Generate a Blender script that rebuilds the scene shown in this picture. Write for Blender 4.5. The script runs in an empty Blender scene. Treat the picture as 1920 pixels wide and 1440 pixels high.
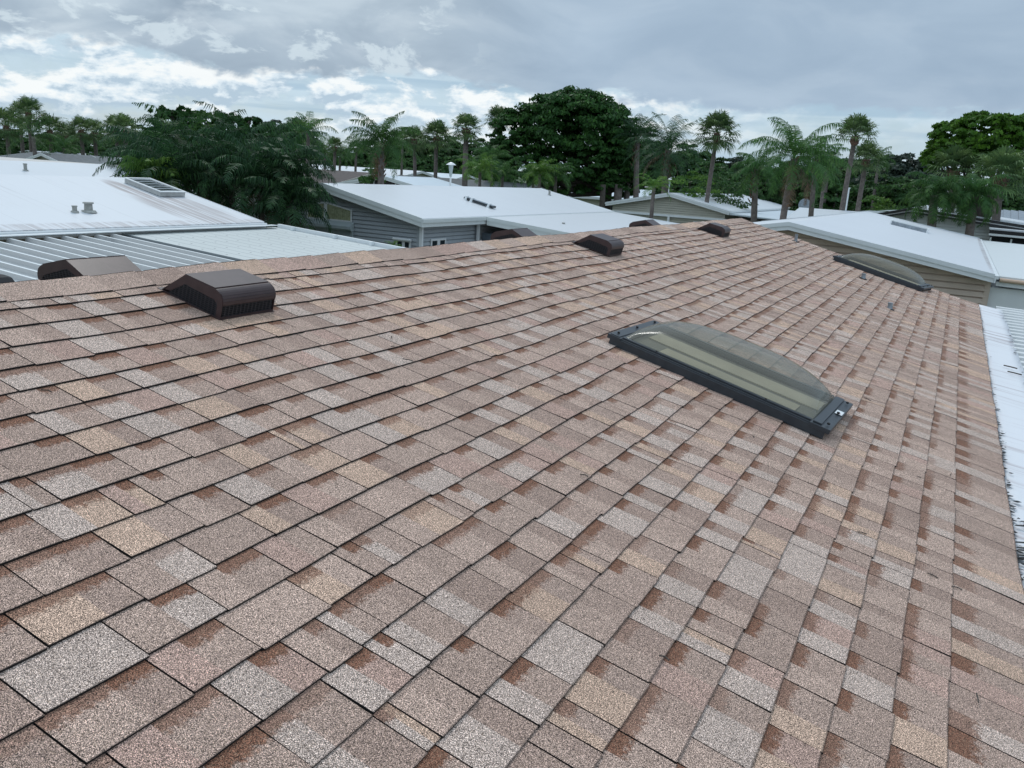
import bpy, bmesh, math, random
import numpy as np
from mathutils import Vector, Matrix

random.seed(7); RNG = np.random.default_rng(7)
C = bpy.context.scene.collection
scene = bpy.context.scene
rad = math.radians

# ------------------------------------------------------------------ camera
W_PX, H_PX, FPX = 1920.0, 1440.0, 1570.0
CAM_Z = 4.6
def camera_axes():
    s, va = .060, (1805., 372.)
    A = np.array([va[0]-960, -(va[1]-720), -FPX]); A /= np.linalg.norm(A)
    v = A[1]*FPX/(-A[2]); u = A[0]*FPX/(-A[2])
    n = np.array([s, 1, (v+s*u)/FPX]); n /= np.linalg.norm(n)
    return np.array([np.cross(A, n), A, n])
RC = camera_axes()
CAM = np.array([0, 0, CAM_Z])
cd = bpy.data.cameras.new('camera'); cam = bpy.data.objects.new('camera', cd); C.objects.link(cam)
cd.sensor_width = 36; cd.lens = FPX/W_PX*36; cd.clip_start = .05; cd.clip_end = 4000
m4 = Matrix([list(RC[i])+[CAM[i]] for i in range(3)]+[[0, 0, 0, 1]])
cam.matrix_world = m4
scene.camera = cam

# ------------------------------------------------------------------ sky, sun, exposure
SUN_EL, SUN_AZ = rad(52), rad(-40)     # azimuth from +Y towards +X
scene.view_settings.view_transform = 'Standard'; scene.view_settings.look = 'None'
scene.view_settings.exposure = 0.0; scene.view_settings.gamma = 1
world = bpy.data.worlds.new('World'); scene.world = world; world.use_nodes = True

class NT:
    """small helper around a node tree"""
    def __init__(s, tree): s.t = tree; s.n = tree.nodes; s.l = tree.links
    def new(s, typ, **kw):
        n = s.n.new(typ)
        for k, v in kw.items(): setattr(n, k, v)
        return n
    def put(s, sock, val):
        if isinstance(val, bpy.types.NodeSocket): s.l.new(val, sock)
        elif val is not None: sock.default_value = val
    def math(s, op, a, b=None, c=None, clamp=False):
        n = s.new('ShaderNodeMath', operation=op); n.use_clamp = clamp
        s.put(n.inputs[0], a); s.put(n.inputs[1], b)
        if c is not None: s.put(n.inputs[2], c)
        return n.outputs[0]
    def vmath(s, op, a, b=None):
        n = s.new('ShaderNodeVectorMath', operation=op); s.put(n.inputs[0], a); s.put(n.inputs[1], b)
        return n.outputs[0]
    def noise(s, vec, scale, detail=4, rough=.5, dist=0., out='Fac'):
        n = s.new('ShaderNodeTexNoise'); s.put(n.inputs['Vector'], vec)
        n.inputs['Scale'].default_value = scale; n.inputs['Detail'].default_value = detail
        n.inputs['Roughness'].default_value = rough; n.inputs['Distortion'].default_value = dist
        return n.outputs[out]
    def ramp(s, fac, stops, interp='LINEAR'):
        n = s.new('ShaderNodeValToRGB'); s.put(n.inputs[0], fac); cr = n.color_ramp; cr.interpolation = interp
        while len(cr.elements) < len(stops): cr.elements.new(.5)
        for e, (p, c) in zip(cr.elements, stops):
            e.position = p; e.color = (c, c, c, 1) if isinstance(c, (int, float)) else (*c, 1)
        return n.outputs[0]
    def mix(s, fac, a, b, blend='MIX'):
        n = s.new('ShaderNodeMix', data_type='RGBA', blend_type=blend)
        s.put(n.inputs[0], fac)
        for i, v in ((6, a), (7, b)): s.put(n.inputs[i], (*v, 1) if isinstance(v, tuple) and len(v) == 3 else v)
        return n.outputs[2]
    def comb(s, x, y, z):
        n = s.new('ShaderNodeCombineXYZ'); s.put(n.inputs[0], x); s.put(n.inputs[1], y); s.put(n.inputs[2], z); return n.outputs[0]
    def sep(s, v):
        n = s.new('ShaderNodeSeparateXYZ'); s.put(n.inputs[0], v); return n.outputs
    def step(s, x, lo, hi):
        n = s.new('ShaderNodeMapRange', interpolation_type='SMOOTHSTEP'); s.put(n.inputs[0], x)
        s.put(n.inputs[1], lo); s.put(n.inputs[2], hi); return n.outputs[0]

def build_world():
    w = NT(world.node_tree); w.n.clear()
    out = w.new('ShaderNodeOutputWorld'); bg = w.new('ShaderNodeBackground'); w.l.new(bg.outputs[0], out.inputs[0])
    sky = w.new('ShaderNodeTexSky', sky_type='NISHITA'); sky.sun_disc = False
    sky.sun_elevation = SUN_EL; sky.sun_rotation = SUN_AZ
    d = w.new('ShaderNodeTexCoord').outputs['Generated']
    x, y, z = w.sep(d)
    el = w.math('MULTIPLY', w.math('ARCSINE', z), 57.3)            # degrees over the horizon
    az = w.math('MULTIPLY', w.math('ARCTAN2', x, y), 57.3)         # degrees, 0 along the ridge, negative to the left
    def P(sx, sy, off): return w.comb(w.math('ADD', w.math('MULTIPLY', az, sx), off), w.math('ADD', w.math('MULTIPLY', el, sy), off), off)
    big = w.noise(P(.07, .16, 3.1), 1, 5, .55, .6)
    med = w.noise(P(.10, .26, 9.7), 1, 6, .52, .4)
    fine = w.noise(P(.45, .95, 5.3), 1, 8, .6, .3)
    puff = w.noise(P(.22, .44, 21.4), 1, 8, .58, .15)
    # clear sky shows only in low slots
    nis = w.vmath('SCALE', sky.outputs[0]); w.n[-1].inputs['Scale'].default_value = .085
    pale = w.mix(.6, nis, (.46, .64, .80))
    # thin high veil
    veil = w.step(w.math('ADD', med, w.math('MULTIPLY', fine, .4)), .52, .88)
    col = w.mix(veil, pale, (.58, .73, .84))
    # blue grey streaks low down
    st = w.step(w.noise(P(.05, .9, 40.), 1, 4, .5, .4), .50, .66)
    col = w.mix(w.math('MULTIPLY', st, .55), col, (.33, .49, .64))
    # bright heaped clouds in a band over the horizon
    band = w.math('MULTIPLY', w.step(el, .6, 2.6), w.math('SUBTRACT', 1., w.step(el, 6., 8.5)))
    side = w.math('SUBTRACT', 1., w.step(az, -24., -8.))
    cu = w.step(w.math('ADD', w.math('MULTIPLY', puff, .85), w.math('MULTIPLY', fine, .22)), .47, .56)
    cum = w.math('MULTIPLY', w.math('MULTIPLY', cu, band), w.math('ADD', w.math('MULTIPLY', side, .78), .12))
    pup = w.noise(w.comb(w.math('ADD', w.math('MULTIPLY', az, .22), 21.4), w.math('ADD', w.math('MULTIPLY', w.math('ADD', el, .5), .44), 21.4), 21.4), 1, 8, .58, .15)
    lit = w.math('SUBTRACT', puff, pup)                            # thinner above: a sunlit top
    tone = w.ramp(w.math('ADD', .5, w.math('MULTIPLY', lit, 3.2)), [(.30, (.46, .59, .71)), (.52, (.76, .86, .93)), (.72, (.97, 1.0, 1.0))])
    col = w.mix(cum, col, tone)
    # the grey deck above: its lower edge wanders
    edge = w.math('ADD', el, w.math('MULTIPLY', w.math('SUBTRACT', big, .5), 7.5))
    edge = w.math('ADD', edge, w.math('MULTIPLY', w.math('SUBTRACT', fine, .5), 2.6))
    # lower over the right half
    edge = w.math('ADD', edge, w.math('MULTIPLY', w.step(az, -34., -20.), .9))
    deck = w.step(edge, 5.1, 5.9)
    dk = w.ramp(med, [(.30, (.29, .375, .47)), (.52, (.42, .52, .62)), (.72, (.60, .70, .78))])
    dk2 = w.ramp(med, [(.25, (.33, .44, .57)), (.75, (.45, .57, .70))])
    dk = w.mix(w.step(az, -36., -22.), dk, dk2)
    medu = w.noise(w.comb(w.math('ADD', w.math('MULTIPLY', az, .10), 9.7), w.math('ADD', w.math('MULTIPLY', w.math('ADD', el, 1.), .26), 9.7), 9.7), 1, 6, .52, .4)
    lm = w.math('MULTIPLY', w.step(w.math('SUBTRACT', med, medu), -.02, .13), w.math('SUBTRACT', .55, w.math('MULTIPLY', w.step(az, -46., -26.), .47)))
    dk = w.mix(lm, dk, (.62, .71, .79))
    # broken and brighter upward on the left
    br = w.math('MULTIPLY', w.math('SUBTRACT', 1., w.step(az, -44., -30.)), w.step(w.math('ADD', el, w.math('MULTIPLY', w.math('SUBTRACT', med, .5), 9.)), 7.2, 10.4))
    dk = w.mix(w.math('MULTIPLY', br, .8), dk, (.56, .67, .76))
    holes = w.math('MULTIPLY', w.step(w.noise(P(.26, .55, 77.), 1, 8, .62, .4), .54, .62), w.math('SUBTRACT', 1., w.step(az, -36., -28.)))
    dk = w.mix(w.math('MULTIPLY', holes, .7), dk, (.68, .79, .86))
    col = w.mix(deck, col, dk)
    # overhead the cover is thin and bright
    over = w.step(z, .30, .75)
    col = w.mix(over, col, w.ramp(w.noise(d, 2.2, 5, .55), [(.3, (.50, .66, .82)), (.7, (.82, 1.0, 1.18))]))
    # under the horizon: dull ground light
    col = w.mix(w.step(z, -.02, -.06), col, (.16, .18, .17))
    w.l.new(col, bg.inputs[0]); bg.inputs[1].default_value = 1.0
build_world()
sd = bpy.data.lights.new('sun', 'SUN'); sd.energy = 1.0; sd.angle = rad(14); sd.color = (1, .965, .91)
sun = bpy.data.objects.new('sun', sd); C.objects.link(sun)
sdir = Vector((math.sin(SUN_AZ)*math.cos(SUN_EL), math.cos(SUN_AZ)*math.cos(SUN_EL), math.sin(SUN_EL)))
sun.rotation_euler = sdir.to_track_quat('Z', 'Y').to_euler(); sun.location = (0, 0, 60)

# ------------------------------------------------------------------ helpers: where things stand
def ray(px, py): return RC @ np.array([px-960, -(py-720), -FPX])
def at(px, py, ax, val):
    d = ray(px, py); i = 'XYZ'.index(ax); return CAM + d*((val-CAM[i])/d[i])
def on_plane(px, py, p0, n):
    d = ray(px, py); n = np.array(n, float); return CAM + d*(((np.array(p0)-CAM)@n)/(d@n))
def col_at(px, py, dist):
    d = ray(px, py); return CAM + d*(dist/math.hypot(d[0], d[1]))

class MB:
    """collects vertices and faces for ONE mesh object"""
    def __init__(s): s.v = []; s.f = []; s.m = []; s.mi = 0
    def face(s, pts):
        i = len(s.v); s.v += [tuple(float(c) for c in p) for p in pts]; s.f.append(tuple(range(i, i+len(pts)))); s.m.append(s.mi)
    def hexa(s, b, t):           # bottom ring (4, CCW from above), top ring (4)
        i = len(s.v); s.v += [tuple(map(float, p)) for p in list(b)+list(t)]
        for q in ((3, 2, 1, 0), (4, 5, 6, 7), (0, 1, 5, 4), (1, 2, 6, 5), (2, 3, 7, 6), (3, 0, 4, 7)):
            s.f.append(tuple(i+k for k in q)); s.m.append(s.mi)
    def box(s, x0, x1, y0, y1, z0, z1):
        s.hexa([(x0, y0, z0), (x1, y0, z0), (x1, y1, z0), (x0, y1, z0)], [(x0, y0, z1), (x1, y0, z1), (x1, y1, z1), (x0, y1, z1)])
    def prism(s, poly, ax, a, b):      # polygon in the two other axes, extruded along ax
        def p(q, t):
            return {'Y': (q[0], t, q[1]), 'X': (t, q[0], q[1]), 'Z': (q[0], q[1], t)}[ax]
        n = len(poly); i = len(s.v)
        s.v += [tuple(map(float, p(q, a))) for q in poly]+[tuple(map(float, p(q, b))) for q in poly]
        s.f.append(tuple(i+k for k in range(n))); s.f.append(tuple(i+n+k for k in reversed(range(n)))); s.m += [s.mi]*2
        for k in range(n):
            s.f.append((i+k, i+n+k, i+n+(k+1) % n, i+(k+1) % n)); s.m.append(s.mi)
    def tube(s, pts, r, seg=8, cap=True):
        rings = []; pts = [Vector(map(float, p)) for p in pts]
        rr = r if isinstance(r, (list, tuple)) else [r]*len(pts)
        for k, p in enumerate(pts):
            t = (pts[min(k+1, len(pts)-1)]-pts[max(k-1, 0)]).normalized()
            a = t.cross(Vector((0, 0, 1)) if abs(t.z) < .9 else Vector((1, 0, 0))).normalized(); b = t.cross(a)
            i = len(s.v); rings.append(i)
            for j in range(seg):
                an = 2*math.pi*j/seg; s.v.append(tuple(p+a*math.cos(an)*rr[k]+b*math.sin(an)*rr[k]))
        for k in range(len(rings)-1):
            for j in range(seg):
                j2 = (j+1) % seg; s.f.append((rings[k]+j, rings[k]+j2, rings[k+1]+j2, rings[k+1]+j)); s.m.append(s.mi)
        if cap:
            s.f.append(tuple(rings[0]+j for j in range(seg))); s.f.append(tuple(rings[-1]+j for j in reversed(range(seg)))); s.m += [s.mi]*2
    def build(s, name, mats, parent=None, smooth=False, bevel=0):
        me = bpy.data.meshes.new(name); me.from_pydata(s.v, [], s.f)
        mats = mats if isinstance(mats, (list, tuple)) else [mats]
        for m in mats: me.materials.append(m)
        if len(mats) > 1: me.polygons.foreach_set('material_index', s.m)
        bm = bmesh.new(); bm.from_mesh(me); bmesh.ops.recalc_face_normals(bm, faces=bm.faces); bm.to_mesh(me); bm.free()
        if smooth: me.polygons.foreach_set('use_smooth', [True]*len(me.polygons))
        o = bpy.data.objects.new(name, me); C.objects.link(o); o.parent = parent
        if bevel:
            b = o.modifiers.new('bevel', 'BEVEL'); b.width = bevel; b.segments = 2; b.limit_method = 'ANGLE'; b.angle_limit = rad(40)
        return o

def raw_mesh(name, V, F, mat, parent=None):
    V = np.asarray(V, np.float32); F = np.asarray(F, np.int32)
    me = bpy.data.meshes.new(name); n = F.shape[1]
    me.vertices.add(len(V)); me.vertices.foreach_set('co', V.ravel())
    me.loops.add(F.size); me.loops.foreach_set('vertex_index', F.ravel())
    me.polygons.add(len(F)); me.polygons.foreach_set('loop_start', np.arange(0, F.size, n, dtype=np.int32))
    me.update(calc_edges=True); me.validate()
    me.materials.append(mat)
    o = bpy.data.objects.new(name, me); C.objects.link(o); o.parent = parent
    return o

def boxes(name, mats, parent, bs):
    """each box a part of its own"""
    for b in bs: g = MB(); g.box(*b); g.build(name, mats, parent)
def tag(o, label=None, cat=None, group=None, kind=None):
    for k, v in (('label', label), ('category', cat), ('group', group), ('kind', kind)):
        if v: o[k] = v
    return o
def empty(name, label, cat, loc=(0, 0, 0), group=None):
    o = bpy.data.objects.new(name, None); C.objects.link(o); o.location = [float(c) for c in loc]; return tag(o, label, cat, group)
def dup(root, loc, rz=0, scale=1, label=None, group=None):
    r = root.copy(); C.objects.link(r); r.location = [float(c) for c in loc]; r.rotation_euler = (0, 0, rz); r.scale = (scale,)*3 if not isinstance(scale, tuple) else scale
    if label: r['label'] = label
    if group: r['group'] = group
    for ch in list(root.children):
        c = ch.copy(); C.objects.link(c); c.parent = r
        for g in ch.children:
            q = g.copy(); C.objects.link(q); q.parent = c
    return r

# ------------------------------------------------------------------ materials
MATS = {}
def mat(name, base, rough=.6, metal=0, var=.0, scale=3., bump=0., spec=None, coat=0):
    if name in MATS: return MATS[name]
    m = bpy.data.materials.new(name); m.use_nodes = True; MATS[name] = m
    t = NT(m.node_tree); p = t.n['Principled BSDF']
    p.inputs['Roughness'].default_value = rough; p.inputs['Metallic'].default_value = metal
    if spec is not None: p.inputs['Specular IOR Level'].default_value = spec
    co = t.new('ShaderNodeTexCoord').outputs['Object']
    if var:
        n = t.noise(co, scale, 6, .6)
        t.l.new(t.mix(t.ramp(n, [(.3, 0.), (.7, 1.)]), tuple(c*(1-var) for c in base), tuple(min(1, c*(1+var)) for c in base)), p.inputs['Base Color'])
    else: p.inputs['Base Color'].default_value = (*base, 1)
    if bump:
        b = t.new('ShaderNodeBump'); b.inputs['Strength'].default_value = bump; b.inputs['Distance'].default_value = .01
        t.l.new(t.noise(co, scale*6, 5, .6), b.inputs['Height']); t.l.new(b.outputs[0], p.inputs['Normal'])
    return m

def roof_metal(name, base=(.80, .81, .82), dirt=.3, th=0., seam=0., seam_w=.012, slope_axis='X', rough=.45, dirt_col=(.30, .27, .25), patch=None):
    """white roof coating: faint seams, rain streaks running down the slope, grime"""
    m = bpy.data.materials.new(name); m.use_nodes = True; t = NT(m.node_tree); p = t.n['Principled BSDF']
    co = t.new('ShaderNodeTexCoord').outputs['Object']; x, y, z = t.sep(co)
    a, c = (x, y) if slope_axis == 'X' else (y, x)
    sv = t.comb(t.math('MULTIPLY', a, .35), t.math('MULTIPLY', c, 9.), 0.)
    st = t.noise(sv, 1, 6, .65)
    bl = t.noise(t.comb(t.math('MULTIPLY', a, .5), t.math('MULTIPLY', c, .8), 4.), 1, 4, .6)
    d = t.math('MULTIPLY', t.step(st, .54-th, .78-th), t.step(bl, .42-th, .68-th))
    d = t.math('MULTIPLY', d, dirt)
    if patch:                                              # (x, y, rx, ry, strength): stained area
        for (px_, py_, rx, ry, k) in patch:
            ex = t.math('DIVIDE', t.math('SUBTRACT', x, px_), rx); ey = t.math('DIVIDE', t.math('SUBTRACT', y, py_), ry)
            r = t.math('ADD', t.math('MULTIPLY', ex, ex), t.math('MULTIPLY', ey, ey))
            r = t.math('SUBTRACT', 1., t.step(r, .35, 1.1))
            w = t.math('MULTIPLY', t.step(st, .36, .58), k)
            d = t.math('MAXIMUM', d, t.math('MULTIPLY', r, w))
    col = t.mix(t.noise(co, .7, 3), tuple(v*.96 for v in base), base)
    col = t.mix(d, col, dirt_col)
    if seam:
        f = t.math('FRACT', t.math('DIVIDE', c, seam))
        ln = t.math('LESS_THAN', f, seam_w/seam)
        col = t.mix(t.math('MULTIPLY', ln, .30), col, (.32, .34, .36))
    t.l.new(col, p.inputs['Base Color']); p.inputs['Roughness'].default_value = rough
    b = t.new('ShaderNodeBump'); b.inputs['Strength'].default_value = .12; b.inputs['Distance'].default_value = .02
    t.l.new(t.noise(co, 2.2, 3), b.inputs['Height']); t.l.new(b.outputs[0], p.inputs['Normal'])
    return m

def foliage(name, base, var=.5, trans=.25, hue=(.9, 1.1)):
    m = bpy.data.materials.new(name); m.use_nodes = True; t = NT(m.node_tree); p = t.n['Principled BSDF']
    g = t.new('ShaderNodeNewGeometry'); co = t.new('ShaderNodeTexCoord').outputs['Object']
    oi = t.new('ShaderNodeObjectInfo')
    r = g.outputs['Random Per Island']
    lo = (base[0]*(1-var), base[1]*(1-var), base[2]*(1-var*.8)); hi = (base[0]*(1+var*1.2), base[1]*(1+var), base[2]*(1+var*.5))
    c = t.mix(r, lo, hi)
    n = t.noise(co, 1.1, 3)
    c = t.mix(t.step(n, .4, .65), c, (base[0]*.7, base[1]*.8, base[2]*.8))
    hs = t.new('ShaderNodeHueSaturation'); t.l.new(c, hs.inputs['Color'])
    t.put(hs.inputs['Value'], t.math('ADD', t.math('MULTIPLY', oi.outputs['Random'], hue[1]-hue[0]), hue[0]))
    t.l.new(hs.outputs[0], p.inputs['Base Color']); p.inputs['Roughness'].default_value = .5
    p.inputs['Specular IOR Level'].default_value = .18
    tr = t.new('ShaderNodeBsdfTranslucent'); t.l.new(hs.outputs[0], tr.inputs[0])
    mx = t.new('ShaderNodeMixShader'); mx.inputs[0].default_value = trans
    t.l.new(p.outputs[0], mx.inputs[1]); t.l.new(tr.outputs[0], mx.inputs[2])
    t.l.new(mx.outputs[0], t.n['Material Output'].inputs[0])
    return m

M_WHITE = mat('white_painted_aluminium', (.82, .84, .84), .4, var=.05, scale=2)
M_TRIM = mat('pale_grey_trim', (.78, .82, .80), .45, var=.05, scale=2)
M_BROWNMETAL = mat('brown_enamel_metal', (.062, .038, .038), .40, var=.18, scale=18, bump=.03, spec=.38)
M_MESHDARK = mat('vent_mesh', (.012, .014, .018), .6)
M_MESHWIRE = mat('vent_wire', (.034, .031, .036), .55)
M_FRAME = mat('dark_bronze_frame', (.035, .042, .050), .42, var=.15, scale=25)
M_RUBBER = mat('black_sealant', (.010, .010, .011), .7)
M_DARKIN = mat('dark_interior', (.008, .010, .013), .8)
M_BLUE = mat('blue_grey_siding', (.44, .475, .50), .55, var=.06, scale=3)
M_TANW = mat('tan_siding', (.64, .52, .43), .6, var=.07, scale=3)
M_BEIGE = mat('beige_siding', (.50, .48, .40), .6, var=.05, scale=3)
M_GALV = mat('galvanised_steel', (.30, .33, .36), .4, metal=.5, var=.3, scale=12)
M_TRUNK = mat('grey_palm_bark', (.17, .14, .125), .9, var=.35, scale=7, bump=.6)
M_BOOT = mat('leaf_boot_fibre', (.13, .075, .05), .95, var=.5, scale=9, bump=.8)
M_BARK = mat('tree_bark', (.085, .07, .058), .9, var=.3, scale=5, bump=.6)
M_DEAD = foliage('dead_frond', (.17, .11, .07), .35, .15)
def glass(name, tint, rough=.05):
    m = mat(name, tint, rough, spec=.8); return m
M_GLASS = mat('dark_window_glass', (.02, .03, .035), .15, spec=.4)
M_CURTAIN = mat('olive_curtain', (.36, .38, .23), .6, var=.35, scale=14)
M_GRASS = mat('grass', (.05, .085, .03), .9, var=.4, scale=1.5)
M_ASPHALT = mat('asphalt', (.05, .05, .052), .9, var=.2, scale=4)

def shingle_material():
    m = bpy.data.materials.new('asphalt_shingle'); m.use_nodes = True; t = NT(m.node_tree); p = t.n['Principled BSDF']
    at_ = t.new('ShaderNodeVertexColor', layer_name='tone'); uv = t.new('ShaderNodeUVMap', uv_map='uv').outputs[0]
    co = t.new('ShaderNodeTexCoord').outputs['Object']
    u, v, _ = t.sep(uv)
    g1 = t.noise(co, 560, 2, .5); g2 = t.noise(co, 280, 2, .6); g3 = t.noise(co, 14, 3, .6); g4 = t.noise(co, 1.3, 3, .5)
    g5 = t.noise(co, 60, 4, .7)
    # dark brown overspray band under the course above
    dk = t.math('ADD', v, t.math('MULTIPLY', t.math('SUBTRACT', g5, .5), .55))
    dk = t.math('MULTIPLY', t.math('SUBTRACT', 1., t.step(dk, .22, .37)), at_.outputs['Alpha'])
    base = t.mix(dk, at_.outputs[0], (.158, .072, .044))
    # dark lower rim of every tab: worn edge plus a painted shadow-gap line
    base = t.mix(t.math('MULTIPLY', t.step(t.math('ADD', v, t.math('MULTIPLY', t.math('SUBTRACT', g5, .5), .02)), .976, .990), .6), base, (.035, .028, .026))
    # granules: pale, mid and nearly black grains
    k1 = t.ramp(g1, [(.37, .10), (.50, .88), (.61, 2.7)])
    k2 = t.ramp(g2, [(.34, .55), (.50, 1.0), (.66, 1.5)])
    k = t.math('MULTIPLY', t.sep(k1)[0] if False else k1, k2)
    k = t.math('MULTIPLY', k, t.math('ADD', .86, t.math('MULTIPLY', g3, .28)))
    k = t.math('MULTIPLY', k, t.math('ADD', .92, t.math('MULTIPLY', g4, .16)))
    n = t.new('ShaderNodeVectorMath', operation='SCALE'); t.l.new(base, n.inputs[0]); t.l.new(k, n.inputs['Scale'])
    # some grains are warmer
    warm = t.mix(t.step(t.noise(co, 300, 1), .56, .66), n.outputs[0], (.62, .42, .28)); w_n = t.n[-1]
    t.l.new(t.mix(.28, n.outputs[0], warm), p.inputs['Base Color'])
    p.inputs['Roughness'].default_value = .85; p.inputs['Specular IOR Level'].default_value = .3
    b = t.new('ShaderNodeBump'); b.inputs['Strength'].default_value = .55; b.inputs['Distance'].default_value = .0025
    t.l.new(g1, b.inputs['Height']); t.l.new(b.outputs[0], p.inputs['Normal'])
    return m
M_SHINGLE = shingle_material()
M_BUTT = mat('shingle_cut_edge', (.014, .012, .012), .9)
M_FLAT_SHINGLE = mat('grey_shingle_far', (.15, .16, .165), .9, var=.2, scale=4)
M_BROWN_SHINGLE = mat('brown_shingle_far', (.105, .085, .078), .9, var=.2, scale=4)

# ------------------------------------------------------------------ the setting
g = MB(); N = 40; S = 1500.
for i in range(-N, N):
    for j in range(-N, N):
        a = lambda k: math.copysign((abs(k)/N)**2.2, k)*S
        g.face([(a(i), a(j), 0), (a(i+1), a(j), 0), (a(i+1), a(j+1), 0), (a(i), a(j+1), 0)])
tag(g.build('ground', M_GRASS), kind='structure')
g = MB(); g.face([(-13.2, -40, .004), (-9.6, -40, .004), (-9.6, 200, .004), (-13.2, 200, .004)])
tag(g.build('driveway', mat('concrete', (.38, .37, .35), .85, var=.15, scale=2)), kind='structure')
g = MB(); g.face([(-120, 38.5, .004), (-21.5, 38.5, .004), (-21.5, 44, .004), (-120, 44, .004)]); tag(g.build('road', M_ASPHALT), kind='structure')

# ------------------------------------------------------------------ our shingled house
PITCH = rad(14.0); DPL = 1.31
NV = np.array([math.sin(PITCH), 0, math.cos(PITCH)]); BV = np.array([math.cos(PITCH), 0, -math.sin(PITCH)]); YV = np.array([0, 1., 0])
def roof(u, v, h=0.): return CAM - NV*DPL + BV*u + YV*v + NV*h
APEX = roof(-2.985, 0); AX, AZ = APEX[0], APEX[2]
U0, EXPO, U_EAVE = -2.771, .1437, .784
def rake_v(u): return 14.45-(u+2.985)*.20

house = empty('brown_roofed_house', 'low house under a brown asphalt shingle roof with tan and grey tabs', 'house', (0, 0, 0))

PAL = [((.318, .222, .178), .32), ((.358, .252, .202), .16), ((.285, .196, .157), .17), ((.396, .304, .256), .19), ((.405, .275, .203), .08), ((.348, .228, .184), .08)]
W_LIGHT, W_DARK = [.10, .34, .0, .32, .15, .09], [.42, .08, .33, .02, .06, .09]
PC = np.array([p for p, _ in PAL]); PW = np.array([w for _, w in PAL]); PW = PW/PW.sum()
def wave(u, v):
    return .0035*math.sin(v*2.1+u*1.7)+.003*math.sin(v*5.3+u*3.1+1)+.002*math.sin(u*7+v*1.1)

def shingle_slope(name, frame, v_lo, v_end, lift=True):
    """courses of single tabs; every tab is real geometry with its butt edge and slots"""
    V = []; F = []; COL = []; UV = []; MI = []
    def quad(ps, col, uvs, mi):
        i = len(V); V.extend(ps); F.append((i, i+1, i+2, i+3)); COL.extend([col]*4); UV.extend(uvs); MI.append(mi)
    rnd = random.Random(3); cols = [v_lo-.4]
    while cols[-1] < 15.5: cols.append(cols[-1]+rnd.uniform(.165, .245))
    walk = 0.; bu = [-2.93]+[U0+EXPO*k for k in range(0, 25)]; bu[-1] = U_EAVE+.012
    for k in range(len(bu)-1):
        ua, ub = bu[k], bu[k+1]; ve = v_end((ua+ub)/2)
        walk = rnd.uniform(-.035, .035) if rnd.random() < .6 else rnd.choice((-.11, .11))+rnd.uniform(-.03, .03)
        slots = [c+walk+rnd.uniform(-.016, .016) for c in cols]
        for q in range(len(cols)-1):
            if rnd.random() < .10: slots.append(slots[q]+rnd.uniform(.05, .16))
        slots.sort(); v = slots[0]; qi = 0
        cprev = PC[0]
        while v < ve and qi < len(slots)-1:
            qi += 1; v2 = min(slots[qi], ve)
            if v2-v < .03:
                if v2 >= ve: break
                continue
            gap = .0041; s = v + (v2-v)*rnd.uniform(.36, .62)
            c1 = PC[rnd.choices(range(6), W_LIGHT)[0]] if rnd.random() < .95 else cprev
            c2 = PC[rnd.choices(range(6), W_DARK)[0]] if rnd.random() < .92 else c1
            cprev = c2
            dark = rnd.choice([0., .45, .75, .9, 1., 1.])
            th = .0068+rnd.uniform(-.0014, .0016); j1 = rnd.uniform(-.0036, .0036); j2 = j1+rnd.uniform(-.003, .003)
            if rnd.random() < .01 and lift: th += .002
            br = rnd.uniform(.94, 1.06)
            sk = rnd.uniform(-.002, .002)
            for a, b, c, dflag in ((v, s, c1, .8 if rnd.random() < .2 else 0.), (s, v2-gap, c2, dark)):
                fa = (a-v)/(v2-v); fb = (b-v)/(v2-v)
                qa = ub+j1+(j2-j1)*fa; qb = ub+j1+(j2-j1)*fb
                col = (*(c*br), dflag)
                h0 = .0004
                pts = [frame(ua-.012, a, h0+wave(ua, a)), frame(qa, a+sk, th+wave(ub, a)), frame(qb, b+sk, th+wave(ub, b)), frame(ua-.012, b, h0+wave(ua, b))]
                quad(pts, col, [(a, -.05), (a, 1), (b, 1), (b, -.05)], 0)
                quad([pts[1], frame(qa-.001, a+sk, -.003+wave(ub, a)), frame(qb-.001, b+sk, -.003+wave(ub, b)), pts[2]], (.02, .02, .02, 0), [(0, 1)]*4, 1)
            for e in (v, v2-gap):
                quad([frame(ua, e, h0+wave(ua, e)), frame(ua, e, -.004+wave(ua, e)), frame(ub, e+sk, -.004+wave(ub, e)), frame(ub, e+sk, th+wave(ub, e))], (.02, .02, .02, 0), [(0, 1)]*4, 1)
            v = v2
    o = raw_mesh(name, V, F, M_SHINGLE, house); me = o.data; me.materials.append(M_BUTT)
    me.polygons.foreach_set('material_index', MI)
    ca = me.color_attributes.new('tone', 'FLOAT_COLOR', 'CORNER'); ca.data.foreach_set('color', np.array(COL, np.float32).ravel())
    ul = me.uv_layers.new(name='uv'); ul.data.foreach_set('uv', np.array(UV, np.float32).ravel())
    return o
near = lambda u, v, h=0.: tuple(roof(u, v, h))
def far(u, v, h=0.):
    p = roof(u, v, h); return (2*AX-p[0], p[1], p[2])
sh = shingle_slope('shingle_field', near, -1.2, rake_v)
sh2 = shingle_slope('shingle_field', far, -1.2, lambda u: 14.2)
# decking under the shingles, and the walls, fascia
g = MB()
for fr in (near, far):
    a = [fr(-2.985, -1.2, -.018), fr(U_EAVE, -1.2, -.018), fr(U_EAVE, rake_v(U_EAVE)-.01, -.018), fr(-2.985, rake_v(-2.985)-.01, -.018)]
    b = [(p[0], p[1], p[2]-.10) for p in a]
    g.hexa(b, a)
g.build('roof_deck', M_BUTT, house)
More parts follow.
